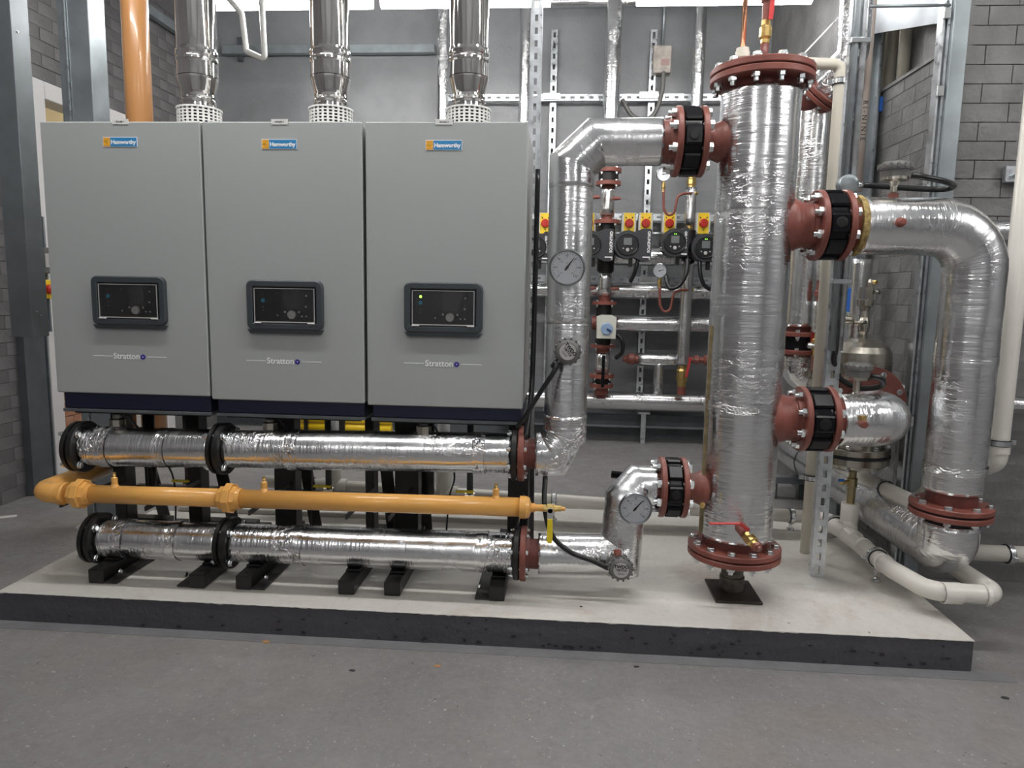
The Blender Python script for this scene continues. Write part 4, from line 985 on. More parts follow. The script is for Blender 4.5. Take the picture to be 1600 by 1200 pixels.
cable([V((-.112, 2.80, 1.7)), V((-.112, 2.76, 1.3)), V((-.110, 2.66, .95)), V((-.112, 2.56, .82)), V((-.125, 2.49, .70))], .010, 'black cable run down the side of the right boiler')
# drain cock on the vessel
dc = thing('drain_cock', 'brass drain cock with a long red lever low on the vessel', 'valve', (VX, 2.45, .33))
a = P(1160, 828, Y=2.47); b = P(1186, 858, Y=2.40); d = (b - a).normalized()
G().tube([a + Y3 * .03 - d * .01, a, a + d * .02], .020, 16).build('elbow', REDOX, dc)
G().lathe(a + d * .018, d, [(0, .017), (.01, .022), (.04, .022), (.046, .017), (.06, .018)], 10, smooth=False).build('valve_body', BRASS, dc)
G().lathe(a + d * .074, d, [(0, .019), (.012, .019), (.014, .012), (.022, .011)], 8, smooth=False).build('plug', REDOX, dc)
e1 = P(1174, 826, Y=2.42)
G().lathe(e1 + V((0, .0, -.018)), Z3, [(0, .007), (.018, .007), (.019, .010), (.025, .010)], 8).build('stem_nut', ZINC, dc)
l1, l2, l3 = P(1170, 829, Y=2.42), P(1156, 818, Y=2.42), P(1108, 818, Y=2.41)
G().beam(l1, l2, .013, .004, Y3).beam(l2, l3, .006, .014, Y3, .002).build('lever', REDL, dc)
G().lathe(P(1098, 788, Y=2.49), V((-.3, -1, 0)), [(0, .010), (.016, .010), (.018, .007)], 10).build('side_plug', BRASS, ve)
# fittings on top of the vessel
cu = thing('copper_pipe', 'bare copper pipe rising from a cream fitting on top of the vessel', 'pipe', (P(1162, 70, Y=2.55).x, 2.55, zt1))
x = P(1162, 50, Y=2.55).x
G().lathe((x, 2.55, zt1 + .001), Z3, [(0, .018), (.016, .020), (.017, .024), (.036, .024), (.037, .021), (.048, .021)], 18).build('fitting', CREAM, cu)
G().tube([(x, 2.55, zt1 + .04), (x, 2.55, ZC)], .0085, 14).build('tube', COPPER, cu)
av = thing('vent_valve', 'red and brass isolating valve standing on top of the vessel', 'valve', (P(1195, 60, Y=2.60).x, 2.6, zt1))
x = P(1196, 50, Y=2.6).x; zz_ = lambda y: P(1196, y, Y=2.6).z
G().tube([(x, 2.6, zt1 + .001), (x, 2.6, zz_(66))], .014, 14).build('tail', REDOXD, av)
G().lathe((x, 2.6, zz_(68)), Z3, [(0, .015), (.012, .015), (.02, .021), (.05, .021), (.058, .016), (.075, .015)], 10, smooth=False).build('valve_body', BRASS, av)
G().lathe((x, 2.6, zz_(68) + .075), Z3, [(0, .015), (.06, .015), (.06, .02), (.085, .02), (.087, .012), (.30, .012)], 16).build('red_tail', REDOX, av)
G().beam((x + .008, 2.575, zz_(35)), (x + .012, 2.572, zz_(-6)), .016, .004, Y3, .001).build('lever', REDL, av)
# ------------------------------------------------------------ slotted struts
def strut(name, lab, a, b, face, w=.041, d=.041, mat=None, group=None, pitch=.05, slot=(.026, .013), parent=None, cat='steel channel'):
    """C channel with real slots in its face; a,b ends on the face centreline, face = outward normal"""
    a, b, n = V(a), V(b), V(face).normalized(); t = (b - a).normalized(); s_ = t.cross(n).normalized(); L = (b - a).length; g = G(); hw, sw = w / 2, slot[1] / 2
    def q(u0, u1, v0, v1, dz=0): 
        k = len(g.v)
        for (u, v) in ((u0, v0), (u1, v0), (u1, v1), (u0, v1)): g.v.append(a + t * u + s_ * v - n * dz)
        g.face((k, k + 1, k + 2, k + 3))
    for dz in (0, .0025):
        q(0, L, -hw, -sw, dz); q(0, L, sw, hw, dz); m = int(L / pitch); pos = 0
        for k in range(m):
            u = (k + .5) * L / m; q(pos, u - slot[0] / 2, -sw, sw, dz); pos = u + slot[0] / 2
        q(pos, L, -sw, sw, dz)
    for k in range(m):
        u = (k + .5) * L / m; u0, u1 = u - slot[0] / 2, u + slot[0] / 2
        for (A, B) in (((u0, -sw), (u1, -sw)), ((u1, -sw), (u1, sw)), ((u1, sw), (u0, sw)), ((u0, sw), (u0, -sw))):
            i = len(g.v)
            for (uu, vv, dz) in ((*A, 0), (*B, 0), (*B, .0025), (*A, .0025)): g.v.append(a + t * uu + s_ * vv - n * dz)
            g.face((i, i + 1, i + 2, i + 3))
    c = (a + b) / 2
    for s2_ in (-1, 1): g.obox(c + s_ * s2_ * (hw - .00125) - n * (d / 2 + .0013), (t, s_, n), (L / 2, .00125, d / 2 - .0012)); g.obox(c + s_ * s2_ * (hw - .006) - n * d, (t, s_, n), (L / 2, .0045, .00125))
    o = g.build(name, mat or STEEL, parent)
    if not parent: tag(o, lab, cat, group)
    return o
p1x = P(1283, 800, Y=2.8).x
strut('slotted_post', 'tall slotted steel post standing on the plinth right of the vessel', (p1x, 2.79, PZ + .001), (p1x, 2.79, ZC), (-.12, -1, 0), w=.050, d=.045, pitch=.056, slot=(.030, .015))
x = P(837, 100, Y=3.08).x
strut('slotted_post', 'tall slotted steel post just right of the right boiler, behind the tall riser', (x, 3.08, PZ + .001), (x, 3.08, ZC), (0, -1, 0), w=.05, d=.04)
x = P(821, 100, Y=5.9).x
# ------------------------------------------------------------ right side: conduits and columns
def vpipe(name, lab, px, py, Y, y0, y1, r, mat, cat='pipe', group=None, seg=20, rough=0, fullz=None):
    x = P(px, py, Y=Y).x; z0 = P(px, y0, Y=Y).z if y0 is not None else fullz; z1 = P(px, y1, Y=Y).z if y1 is not None else ZC
    o = G().tube([(x, Y, min(z0, z1)), (x, Y, max(z0, z1))], r, seg, rough=rough, step=.03).build(name, mat)
    return tag(o, lab, cat, group), x, min(z0, z1), max(z0, z1)
cr = thing('overflow_pipe', 'cream pipe leaving behind the vessel top, turning down beside the slotted post', 'pipe', (1.09, 3.0, .14))
xo = P(1267, 740, Y=2.99).x; zo = P(1290, 96, Y=2.95).z
G().tube([(VX + .12, 2.95, zo), (xo, 2.99, zo), (xo, 2.99, .137)], .022, 20, fil=.03).build('pipe_length', CREAM, cr)
clamp(cr, (xo, 2.99, P(1300, 128, Y=2.99).z), Z3, .022); clamp(cr, (xo, 2.99, P(1268, 746, Y=2.99).z), Z3, .022)
for k, (dx_, r_, lab) in enumerate(((-.014, .011, 'left of the two thin galvanised conduits clipped to the slotted post'), (.013, .012, 'right of the two thin galvanised conduits clipped to the slotted post'))):
    tag(G().tube([(p1x + dx_, 2.774, P(1302, 548, Y=2.77).z), (p1x + dx_, 2.774, ZC)], r_, 14).build('conduit', (GALV, STEEL)[k]), lab, 'conduit', 'thin galvanised conduits at the right')
for y in (62, 440): z = P(1330, y, Y=2.76).z; tag(G().box(p1x - .036, p1x + .036, 2.758, 2.789, z - .009, z + .009, .002).build('conduit_clip', ZINC), ('upper', 'lower')[y > 100] + ' saddle clip holding the thin conduits to the slotted post', 'clip')
cx_ = P(1326, 288, Y=2.72)
jb = thing('conduit_box', 'round grey conduit box above the upper right valve', 'junction box', cx_)
G().lathe((cx_.x, 2.755, cx_.z), -Y3, [(0, .034), (.035, .036), (.044, .033), (.048, .022), (.050, .001)], 28).build('body', GALV, jb)
G().tube([(cx_.x + .030, 2.735, cx_.z + .0), (cx_.x + .055, 2.735, cx_.z)], .011, 12).build('spout', ZINC, jb)
# black flexible conduits to the upright sensors
s3 = P(1397, 287, Y=2.62); s3.y = 2.62; t3 = sensor(V((s3.x, s3.y, P(1397, 262, Y=2.62).z)), .058, 'grey-brown upright sensor head on top of the big right-hand pipe', 0, (0, 0, 1), False)
G().lathe((s3.x, 2.62, P(1397, 262, Y=2.62).z - .034), -Z3, [(0, .046), (.010, .046), (.014, .02), (.03, .012), (.05, .012)], 20).build('neck', BRONZE, t3)
G().lathe((s3.x, 2.62, zTR + .098), Z3, [(0, .017), (.014, .017), (.016, .012)], 12).build('socket', REDOX, t3)
zc3 = P(1430, 275, Y=2.62).z
cable([V((s3.x + .05, 2.61, zc3)), P(1445, 277, Y=2.60), P(1478, 284, Y=2.62), P(1490, 291, Y=2.68), P(1470, 296, Y=2.74), P(1420, 294, Y=2.74), V((cx_.x + .056, 2.735, cx_.z))], .0105, 'thick black flexible conduit looping from the upright sensor above the big pipe')
s4 = P(1341, 575, Y=2.66); s4.y = 2.66; t4 = sensor(V((s4.x, s4.y, P(1341, 574, Y=2.66).z)), .052, 'grey upright sensor head above the lower right elbow, in front of the tank', 0, (0, 0, 1), False)
G().lathe((s4.x, s4.y, P(1341, 574, Y=2.66).z - .034), -Z3, [(0, .044), (.012, .042), (.016, .014), (.06, .012)], 20).build('neck', BRONZE, t4)
cable([V((s4.x + .04, 2.64, P(1360, 588, Y=2.64).z)), P(1378, 592, Y=2.62), P(1375, 604, Y=2.66), P(1340, 606, Y=2.76), P(1312, 590, Y=2.82), P(1303, 565, Y=2.79), V((p1x - .002, 2.774, P(1302, 548, Y=2.77).z - .002))], .011, 'thick black flexible conduit looping round the lower upright sensor')
# galvanised columns
cg = 'galvanised columns at the sides'
x0 = P(1484, 100, Y=2.98).x
c_ = thing('steel_column', 'tall galvanised trunking column at the corner of the right-hand pier', 'column', (1.5, 3.02, 0))
G().box(x0, XR + .005, 2.98, 3.08, 0.001, ZC, .003).build('trunking', GALV, c_)
G().box(x0 - .030, x0 - .022, 3.0, 3.045, 0.001, ZC).box(x0 - .022, x0 - .012, 3.03, 3.038, .001, ZC).box(x0 - .012, x0 - .002, 3.0, 3.045, 0.001, ZC).build('side_channel', STEEL, c_)
for y in (22, 143, 660): G().box(x0 - .034, x0 - .006, 2.988, 3.0, P(1475, y, Y=3).z - .02, P(1475, y, Y=3).z + .02, .002).build('clip', ZINC, c_)
c_ = thing('steel_column', 'narrow galvanised trunking running up the right wall behind the pink pipe', 'column', (1.5, 3.8, 0))
xx = P(1366, 200, Y=3.75).x
G().box(min(xx, 1.47), XR - .002, 3.72, 3.82, .001, ZC, .003).build('trunking', GALV, c_)
G().box(xx - .02, xx - .012, 3.70, 3.74, 1.2, ZC).build('side_channel', STEEL, c_)
G().box(xx + .0, xx + .016, 3.710, 3.719, P(1362, 163, Y=3.7).z - .03, P(1362, 150, Y=3.7).z, .001).build('blue_tape', BLUE, c_)
_, x, za, zb_ = vpipe('labelled_pipe', 'dusty pink plastic pipe with printed lettering on the upper right', 1352, 150, 3.3, 300, None, .017, pm('pink_pipe', (.55, .47, .42), .4))
lp = bpy.data.objects['labelled_pipe']
text('R I - N I N I E', .030, (x - .004, 3.3 - .0175, P(1350, 190, Y=3.3).z), Z3 * -1, X3, INK, lp, depth=.0003)
for k, (px, lab) in enumerate(((1376, 'left of the three short cream pipes above the wall ledge, upper right'), (1393, 'middle of the three short cream pipes above the wall ledge, upper right'), (1413, 'right of the three short cream pipes above the wall ledge, upper right'))):
    q = P(px, 90, X=1.585); z0_ = 2.252
    tag(G().tube([(1.585, q.y, z0_), (1.585, q.y, ZC)], .026, 18).build('cream_pipe', CREAM), lab, 'pipe', 'short cream pipes over the ledge')
# foil pipes behind the vessel on the right
rg = 'foil pipes behind the right valves'
YR = 3.4
t = thing('rear_riser', 'wide foil-lagged pipe right behind the vessel, ending in a red flanged valve', 'pipe', (P(1258, 400, Y=YR).x, YR, 1.0), rg)
x = P(1258, 400, Y=YR).x; zt_ = P(1262, 160, Y=YR).z; zb_ = P(1250, 510, Y=YR).z
G().tube([(x, YR, zb_), (x, YR, zt_)], .082, 36, rough=.012, step=.02, seed=31).build('foil_jacket', FOIL, t)
G().cyl((x, YR, zb_ - .03), (x, YR, zb_ + .001), .06, 24).build('neck', REDOXD, t)
for k, y in ((0, 523), (1, 551)):
    z = P(1245, y, Y=YR - .1).z; flange_g((x, YR, z), Z3, .020, .118, .02).build('flange', REDOX, t); bolts(t, (x, YR, z), Z3, .098, 8, .02, .011, .5)
za = P(1245, 527, Y=YR - .1).z; zb2 = P(1245, 547, Y=YR - .1).z; G().cyl((x, YR, zb2), (x, YR, za), .092, 32).build('valve_body', BLACKP, t)
zlow = P(1250, 585, Y=YR).z
G().tube([(x, YR, zb2 - .02), (x, YR, zlow), (x + .32, YR - .02, zlow - .03)], .078, 32, fil=.085, rough=.02, step=.02, seed=33).build('bend', FOILC, t)
G().beam((x + .02, YR - .11, zb2 + .01), (x + .025, YR - .13, P(1256, 487, Y=YR - .12).z), .018, .006, Y3, .002).build('red_lever', REDL, t)
flange_g((x + .155, YR - .01, zlow - .015), X3, .022, .125, .05).build('flange', REDOX, t)
t = thing('top_bend', 'foil-lagged bend with red flange just right of the vessel top', 'pipe', (x, YR, zt_), rg)
q = P(1281, 140, Y=YR - .08); ax = V((-.55, .55, -.62)).normalized()
K = q - ax * .17
G().tube([(K.x, K.y, ZC), K, q - ax * .005], .064, 32, fil=.06, rough=.02, step=.02, seed=35).build('foil_jacket', FOILC, t)
flange_g(q, ax, .02, .100, .001).build('flange', REDOX, t); flange_g(q + ax * .024, ax, .02, .100, .001).build('flange', REDOX, t); bolts(t, q + ax * .012, ax, .083, 8, .044, .010, .5)
G().tube([q + ax * .03, q + ax * .06, (x + .01, YR + .03, zt_ + .02), (x, YR, zt_ - .05)], .055, 24, fil=.04).build('lower_neck', REDOXD, t)
q = P(1300, 215, Y=3.5); flange_g(q, X3, .022, .085, .02).build('side_flange', REDOXD, t)
G().tube([P(1300, 190, Y=3.52), P(1318, 188, Y=3.52)], .045, 20).build('side_stub', FOILC, t)
t = thing('small_riser', 'slim foil pipe with red union and brass valve behind the cream pipe', 'pipe', (P(1282, 480, Y=3.25).x, 3.25, 1.0), rg)
x = P(1283, 480, Y=3.25).x; fz_ = lambda y: P(1283, y, Y=3.25).z
G().tube([(x, 3.25, fz_(438)), (x, 3.25, fz_(300))], .034, 24, rough=.02, step=.02).build('foil_sleeve', FOIL, t)
G().tube([(x, 3.25, fz_(520)), (x, 3.25, fz_(471))], .036, 24, rough=.02, step=.02).build('foil_sleeve', FOIL, t)
G().lathe((x, 3.25, fz_(471)), Z3, [(0, .024), (.02, .024), (.022, .034), (.045, .034), (.05, .026), (.1, .026)], 10, smooth=False).build('red_union', REDOX, t)
G().lathe((x, 3.25, fz_(522)), -Z3, [(0, .022), (.02, .022), (.026, .030), (.07, .030), (.076, .022), (.10, .022)], 10, smooth=False).build('brass_valve', BRASS, t)
G().lathe((x, 3.25, fz_(558)), -Z3, [(0, .024), (.06, .024)], 16).build('red_tail', REDOX, t)
q = P(1262, 540, Y=3.2); G().lathe(q, X3, [(0, .012), (.012, .014), (.03, .010), (.06, .010)], 10).build('stem', ZINC, t)
t, *_ = vpipe('wall_riser', 'foil pipe rising behind the vent of the stainless tank', 1342, 460, 3.55, 560, 405, .043, FOIL, group=rg, rough=.02, seg=28)
# horizontal foil at the right edge
zr = P(1580, 362, Y=2.99).z
tag(G().tube([(1.57, 2.99, zr), (4.09, 2.99, zr)], .045, 28, rough=.015, step=.03).build('pier_pipe', FOIL), 'horizontal foil pipe crossing the pier at the right edge', 'pipe')
zr = P(1590, 632, Y=3.02).z
tag(G().tube([(1.56, 3.03, zr), (4.09, 3.03, zr)], .026, 20, rough=.015, step=.03).build('low_pier_pipe', FOIL), 'thin foil pipe low across the pier at the right edge', 'pipe')
q = P(1443, 614, Y=3.2); tag(G().tube([q - X3 * .12 + Z3 * .0, q + X3 * .055 - Z3 * .004], .040, 24, rough=.015, step=.03).build('tank_outlet', FOIL), 'short foil pipe right of the stainless tank, behind the elbow flange', 'pipe')
br = thing('wall_bracket', 'galvanised plate with a slanting bolt on the pier at the right edge', 'bracket', P(1590, 272, Y=3.09))
q = P(1592, 272, Y=3.08); G().box(q.x - .055, q.x + .12, 3.072, 3.098, q.z - .033, q.z + .033, .003).build('plate', STEEL, br)
G().tube([(q.x - .03, 3.060, q.z - .012), (q.x + .05, 3.05, q.z + .02)], .008, 10).build('bolt_rod', ZINC, br)
# overhead tray at the upper right
ot = thing('cable_tray', 'galvanised cable tray crossing the top right corner', 'cable tray', P(1420, 30, Y=3.2))
a = P(1362, 52, Y=3.6); b = P(1483, 30, Y=3.02)
G().beam(P(1362, 8, Y=3.7) , P(1482, -22, Y=3.05), .012, .26, Z3).build('side_rail', pm('tray_steel', (.22, .24, .26), .45, .5, var=.25, vs=5), ot)
G().tube([P(1354, 10, Y=3.0), P(1485, 8, Y=3.0)], .006, 10).build('threaded_rod', GALV, ot)
tag(G().beam(P(1252, 88, Y=3.8), P(1252, 88, Y=3.8) + (P(1300, 38, Y=3.8) - P(1252, 88, Y=3.8)) * ((XR + .05 - P(1252, 88, Y=3.8).x) / (P(1300, 38, Y=3.8).x - P(1252, 88, Y=3.8).x)), .006, .06, Y3).build('diagonal_brace', STEEL), 'slanting galvanised brace behind the vessel top', 'brace')
# trestle behind the vessel foot
tr = thing('steel_trestle', 'low grey steel trestle standing on the floor behind the vessel foot', 'trestle', P(1230, 790, Z=0))
q0 = P(1200, 750, Y=4.3); q1_ = P(1262, 752, Y=4.3)
G().box(q0.x - .15, q1_.x + .02, 4.30, 4.36, q0.z - .02, q0.z + .02, .003).build('top_rail', GALV, tr)
G().box(q0.x + .02, q0.x + .06, 4.30, 4.35, .001, q0.z - .021).build('leg', GALVD, tr); G().box(q1_.x - .05, q1_.x - .01, 4.30, 4.35, .001, q0.z - .021).build('leg', GALVD, tr)
# ------------------------------------------------------------ left side
lt_ = thing('cable_trunking', 'dark galvanised trunking hanging at the left edge, its end level with the boiler panels', 'trunking', (-2.31, 2.96, 1.0))
xa = P(22, 100, Y=2.9).x; zb = P(50, 527, Y=2.9).z; yb = 3.0
G().box(xa - .10, xa, 2.9, yb, zb, ZC, .002).build('trunk_body', pm('trunk_steel', (.17, .19, .20), .4, .5, var=.1, vs=8), lt_)
for y in (50, 487, 493, 523): bolt(lt_, (xa + .0005, 2.93 if y != 493 else 2.955, P(30, y, Y=2.93).z), X3, .002, .004, both=False)
tag(G().box(XL + .001, XL + .05, DY0 - .29, DY0 - .13, .001, ZC, .002).build('floor_trunking', GALVD), 'dark trunking on the left wall beside the door frame, down to the floor', 'trunking')
ch = thing('wall_channel', 'thin steel channel beside the left door frame', 'steel channel', (XL + .06, DY0 - .12, 0))
G().box(XL + .001, XL + .041, DY0 - .125, DY0 - .120, .001, 1.45).box(XL + .001, XL + .041, DY0 - .1, DY0 - .095, .001, 1.45).box(XL + .001, XL + .005, DY0 - .125, DY0 - .095, .001, 1.45).build('channel', GALV, ch)
sc = thing('steel_stanchion', 'broad galvanised steel stanchion in front of the left door', 'column', (-2.28, 3.35, 0))
xr_ = P(142, 100, Y=3.32).x; xl_ = P(108, 100, Y=3.32).x; xn = P(91, 100, Y=3.32).x
yb_ = 3.32 * 1.0
# side depth from the pixel of the far edge
yy_ = P(168, 100, X=xr_).y
G().box(xl_, xr_, 3.32, yy_, .001, ZC, .003).build('web_box', GALV, sc)
G().box(xn, xl_ - .006, 3.33, 3.40, .001, ZC, .002).build('side_channel', GALV, sc); G().box(xl_ - .006, xl_ - .001, 3.31, 3.36, .001, ZC).build('edge_strip', STEEL, sc)
sw = thing('light_switch', 'grey switch box on the left door frame above the yellow isolator', 'switch', P(73, 407, X=XL + .06))
q = P(72, 407, X=XL + .08)
G().box(XL + .031, XL + .085, q.y - .05, q.y + .045, q.z - .075, q.z + .075, .006).build('box', GREYP, sw); G().box(XL + .086, XL + .092, q.y - .02, q.y + .02, q.z - .04, q.z + .04, .002).build('rocker', GREYL, sw)
iso = thing('door_isolator', 'yellow isolator box with a red knob on the left door frame', 'isolator', P(75, 452, X=XL + .06))
q = P(74, 452, X=XL + .08)
G().box(XL + .031, XL + .085, q.y - .05, q.y + .045, q.z - .055, q.z + .055, .005).build('box', YEL, iso); G().lathe((XL + .086, q.y, q.z), X3, [(0, .028), (.02, .026), (.024, .018)], 20).build('knob', REDK, iso)
tag(G().beam((XL + .05, DY0 - .085, .95), (XL + .04, DY0 - .08, 1.62), .012, .03, X3).build('conduit_strip', GALV), 'thin conduit strip below the yellow isolator at the door', 'conduit')
# tray along left wall and back wall, high up
zt_ = P(520, 76, Y=6.0).z
hb = thing('high_tray', 'long flat grey bar high on the back wall left of the foil drops', 'cable tray', P(520, 80, Y=6.0))
G().box(P(346, 76, Y=6.0).x, P(679, 76, Y=6.0).x, 6.0, 6.06, zt_ - .034, zt_ + .034, .003).build('bar', GALV, hb)
G().box(XL + .02, XL + .07, 4.2, 5.95, zt_ - .034, zt_ + .034, .003).build('side_bar', GALV, hb)
for px in (372,): x = P(px, 70, Y=6.04).x; G().box(x - .02, x + .02, 6.065, 6.09, zt_ - .07, zt_ + .12).build('hanger', GALVD, hb)
cd = thing('light_conduit', 'white hanging conduit loop below the battens between the left and middle flues', 'conduit', P(395, 60, Y=4.4))
pc = [P(350, -10, Y=4.4), P(378, 22, Y=4.4), P(385, 80, Y=4.4), P(414, 93, Y=4.35), P(408, -10, Y=4.35)]
G().tube(pc, .017, 14, fil=.02).build('pipe_length', WHITE, cd)
# ------------------------------------------------------------ yellow barrier at the back
yb2 = thing('folding_barrier', 'yellow barrier lying by the back wall, glimpsed under the middle boiler', 'barrier', P(540, 668, Y=5.6))
for y, r in ((654, .035), (667, .032)):
    a, b = P(470, y - 1, Y=5.5), P(612, y + 3, Y=5.5); G().tube([a, b], r, 16).build('rail', YEL, yb2)
for px in (478, 532, 536, 590): 
    a = P(px, 652, Y=5.46); G().beam(a + Z3 * .05, V((a.x, a.y, .002)), .03, .02, Y3).build('bracket', BLACKM, yb2)
# ------------------------------------------------------------ plant on the back wall
YK = 5.82
def pxm(r): return r * YK / 1090
bgp = 'horizontal foil pipes on the back wall'
def hpipe(y, a, b, r, lab, xm=1030, Y=YK, nm='wall_pipe', group=bgp, name2=None):
    q = P(xm, y, Y=Y); x0 = P(a, y, Y=Y).x; x1 = P(b, y, Y=Y).x
    return tag(G().tube([(x0, Y, q.z), (x1, Y, q.z)], pxm(r), 28, rough=.02, step=.06, seed=y).build(nm, FOILS), lab, 'pipe', group)
hpipe(402, 760, 1205, 13, 'upper foil pipe just below the pump heads on the back wall')
hpipe(455, 760, 1205, 12, 'foil pipe on the back wall below the dial gauge')
hpipe(506, 957, 1205, 13, 'foil pipe on the back wall level with the blue-dial box')
hpipe(628, 760, 1215, 15, 'lowest and thickest foil pipe on the back wall')
hpipe(2, 845, 1195, 8, 'foil pipe along the very top of the photo', xm=920)
tp = thing('tee_pipe', 'short foil tee with red union standing on the lowest wall pipe', 'pipe', P(1030, 600, Y=YK))
q = P(1030, 562, Y=YK); G().tube([(P(997, 562, Y=YK).x, YK, q.z), (P(1062, 562, Y=YK).x, YK, q.z)], pxm(10), 24, rough=.02, step=.05).build('foil_sleeve', FOIL, tp)
G().tube([(P(1029, 590, Y=YK).x, YK, q.z), (P(1029, 590, Y=YK).x, YK, P(1029, 614, Y=YK).z)], pxm(8), 24, rough=.02, step=.05).build('foil_branch', FOIL, tp)
G().lathe((P(973, 562, Y=YK).x, YK, q.z), X3, [(0, .022), (.03, .03), (.05, .045), (.09, .048), (.10, .035), (.125, .035)], 14).build('red_union', REDOX, tp)
def wpipe(px, py, y0, y1, r, lab, Y=YK): 
    x = P(px, py, Y=Y).x; z0 = P(px, y1, Y=Y).z; z1 = P(px, y0, Y=Y).z if y0 is not None else ZC
    return tag(G().tube([(x, Y, z0), (x, Y, z1)], pxm(r), 28, rough=.02, step=.06, seed=px).build('wall_drop', FOILS), lab, 'pipe', 'vertical foil drops on the back wall')
wpipe(957, 100, None, 262, 12.5, 'vertical foil drop on the back wall above the riser bend')
wpipe(1091, 110, None, 278, 9, 'vertical foil drop on the back wall above the upper left valve')
wpipe(692, 120, None, 260, 8.5, 'vertical foil drop on the back wall just left of the right flue')
wpipe(820, 110, None, 330, 8, 'vertical foil drop on the back wall just left of the slotted post')
# pump columns
def column(px, segs, lab, Y=5.68, nm='pump_column'):
    """segs: (kind, y0, y1, r_px)"""
    x = P(px[0], px[1], Y=Y).x; t = thing(nm, lab, 'pump set', (x, Y, P(px[0], segs[-1][2], Y=Y).z))
    Zy = lambda y: P(px[0], y, Y=Y).z; s_ = Y / 1090
    for kind, y0, y1, r in segs:
        a, b = Zy(y1), Zy(y0); r *= s_
        if kind == 'foil': G().tube([(x, Y, a), (x, Y, b)], r, 24, rough=.02, step=.05).build('foil_sleeve', FOILS, t)
        elif kind == 'flange': G().lathe((x, Y, a), Z3, [(0, r), (b - a, r)], 28).build('flange', REDOX, t); bolts(t, (x, Y, (a + b) / 2), Z3, r * .82, 4, b - a, .012, .5)
        elif kind == 'red': G().lathe((x, Y, a), Z3, [(0, r), (b - a, r)], 20).build('red_neck', REDOX, t)
        elif kind == 'black': G().lathe((x, Y, a), Z3, [(0, r), (b - a, r)], 20).build('valve_body', BLACKM, t)
        elif kind == 'brass': G().lathe((x, Y, a), Z3, [(0, r * .8), ((b - a) * .2, r * .8), ((b - a) * .3, r), ((b - a) * .75, r), ((b - a) * .85, r * .8), (b - a, r * .8)], 8, smooth=False).build('brass_valve', BRASS, t)
    return t, x, Zy
YC = 5.68
ca, xa_, Za = column((946, 420), [('flange', 264, 270, 19), ('black', 270, 284, 15), ('flange', 284, 290, 19), ('foil', 290, 337, 10.5), ('red', 337, 344, 8), ('flange', 344, 350, 19), ('black', 350, 424, 13), ('foil', 424, 462, 11), ('red', 462, 471, 9), ('flange', 471, 476, 19), ('black', 476, 538, 12), ('flange', 538, 543, 19), ('red', 543, 550, 10), ('foil', 550, 581, 11.5), ('flange', 584, 590, 19), ('black', 590, 599, 14), ('flange', 599, 605, 18), ('red', 605, 616, 11)], 'pump column with red flanges and a white control box, right of the tall riser')
cb_, xb_, Zb = column((1074, 420), [('brass', 277, 293, 7), ('foil', 293, 352, 8), ('brass', 352, 360, 6), ('black', 360, 405, 10), ('foil', 405, 569, 10), ('brass', 571, 604, 8.5), ('red', 604, 617, 6.5)], 'slim pump column with brass valves just left of the vessel')
G().box(xa_ - .012, xa_ + .012, YC - .16, YC - .145, Za(602), Za(553), .004).build('black_lever', BLACKP, ca)
G().tube([(xa_, YC - .14, Za(594)), (xa_, YC - .02, Za(594))], .02, 12).build('lever_stem', BLACKM, ca)
wbx = G().prism([(-.072, -.09), (.072, -.09), (.074, .075), (.04, .09), (-.04, .09), (-.074, .075)], (xa_ + .012, YC - .21, Za(509)), X3, Z3, Y3, .13).build('control_box', pm('ivory_box', (.72, .72, .64), .4), ca, 'ivory control box with a light blue dial')
G().lathe((xa_ + .014, YC - .2101, Za(512)), -Y3, [(0, .048), (.012, .045), (.014, .04)], 28).build('blue_dial', LBLUE, wbx)
G().beam((xa_ + .014, YC - .226, Za(512)), (xa_ + .045, YC - .226, Za(512) - .018), .004, .016, Z3).build('pointer', pm('navy_pointer', (.02, .06, .15), .4), wbx)
G().beam((xb_ + .02, YC - .07, Zb(588)), (xb_ + .045, YC - .08, Zb(557)), .02, .006, Y3, .002).build('red_lever', REDL, cb_)
G().lathe((xb_ + .06, YC, Zb(562)), X3, [(0, .02), (.02, .022), (.022, .034), (.06, .036), (.07, .025), (.10, .025), (.11, .04), (.17, .04)], 10, smooth=False).build('red_branch', REDOX, cb_)
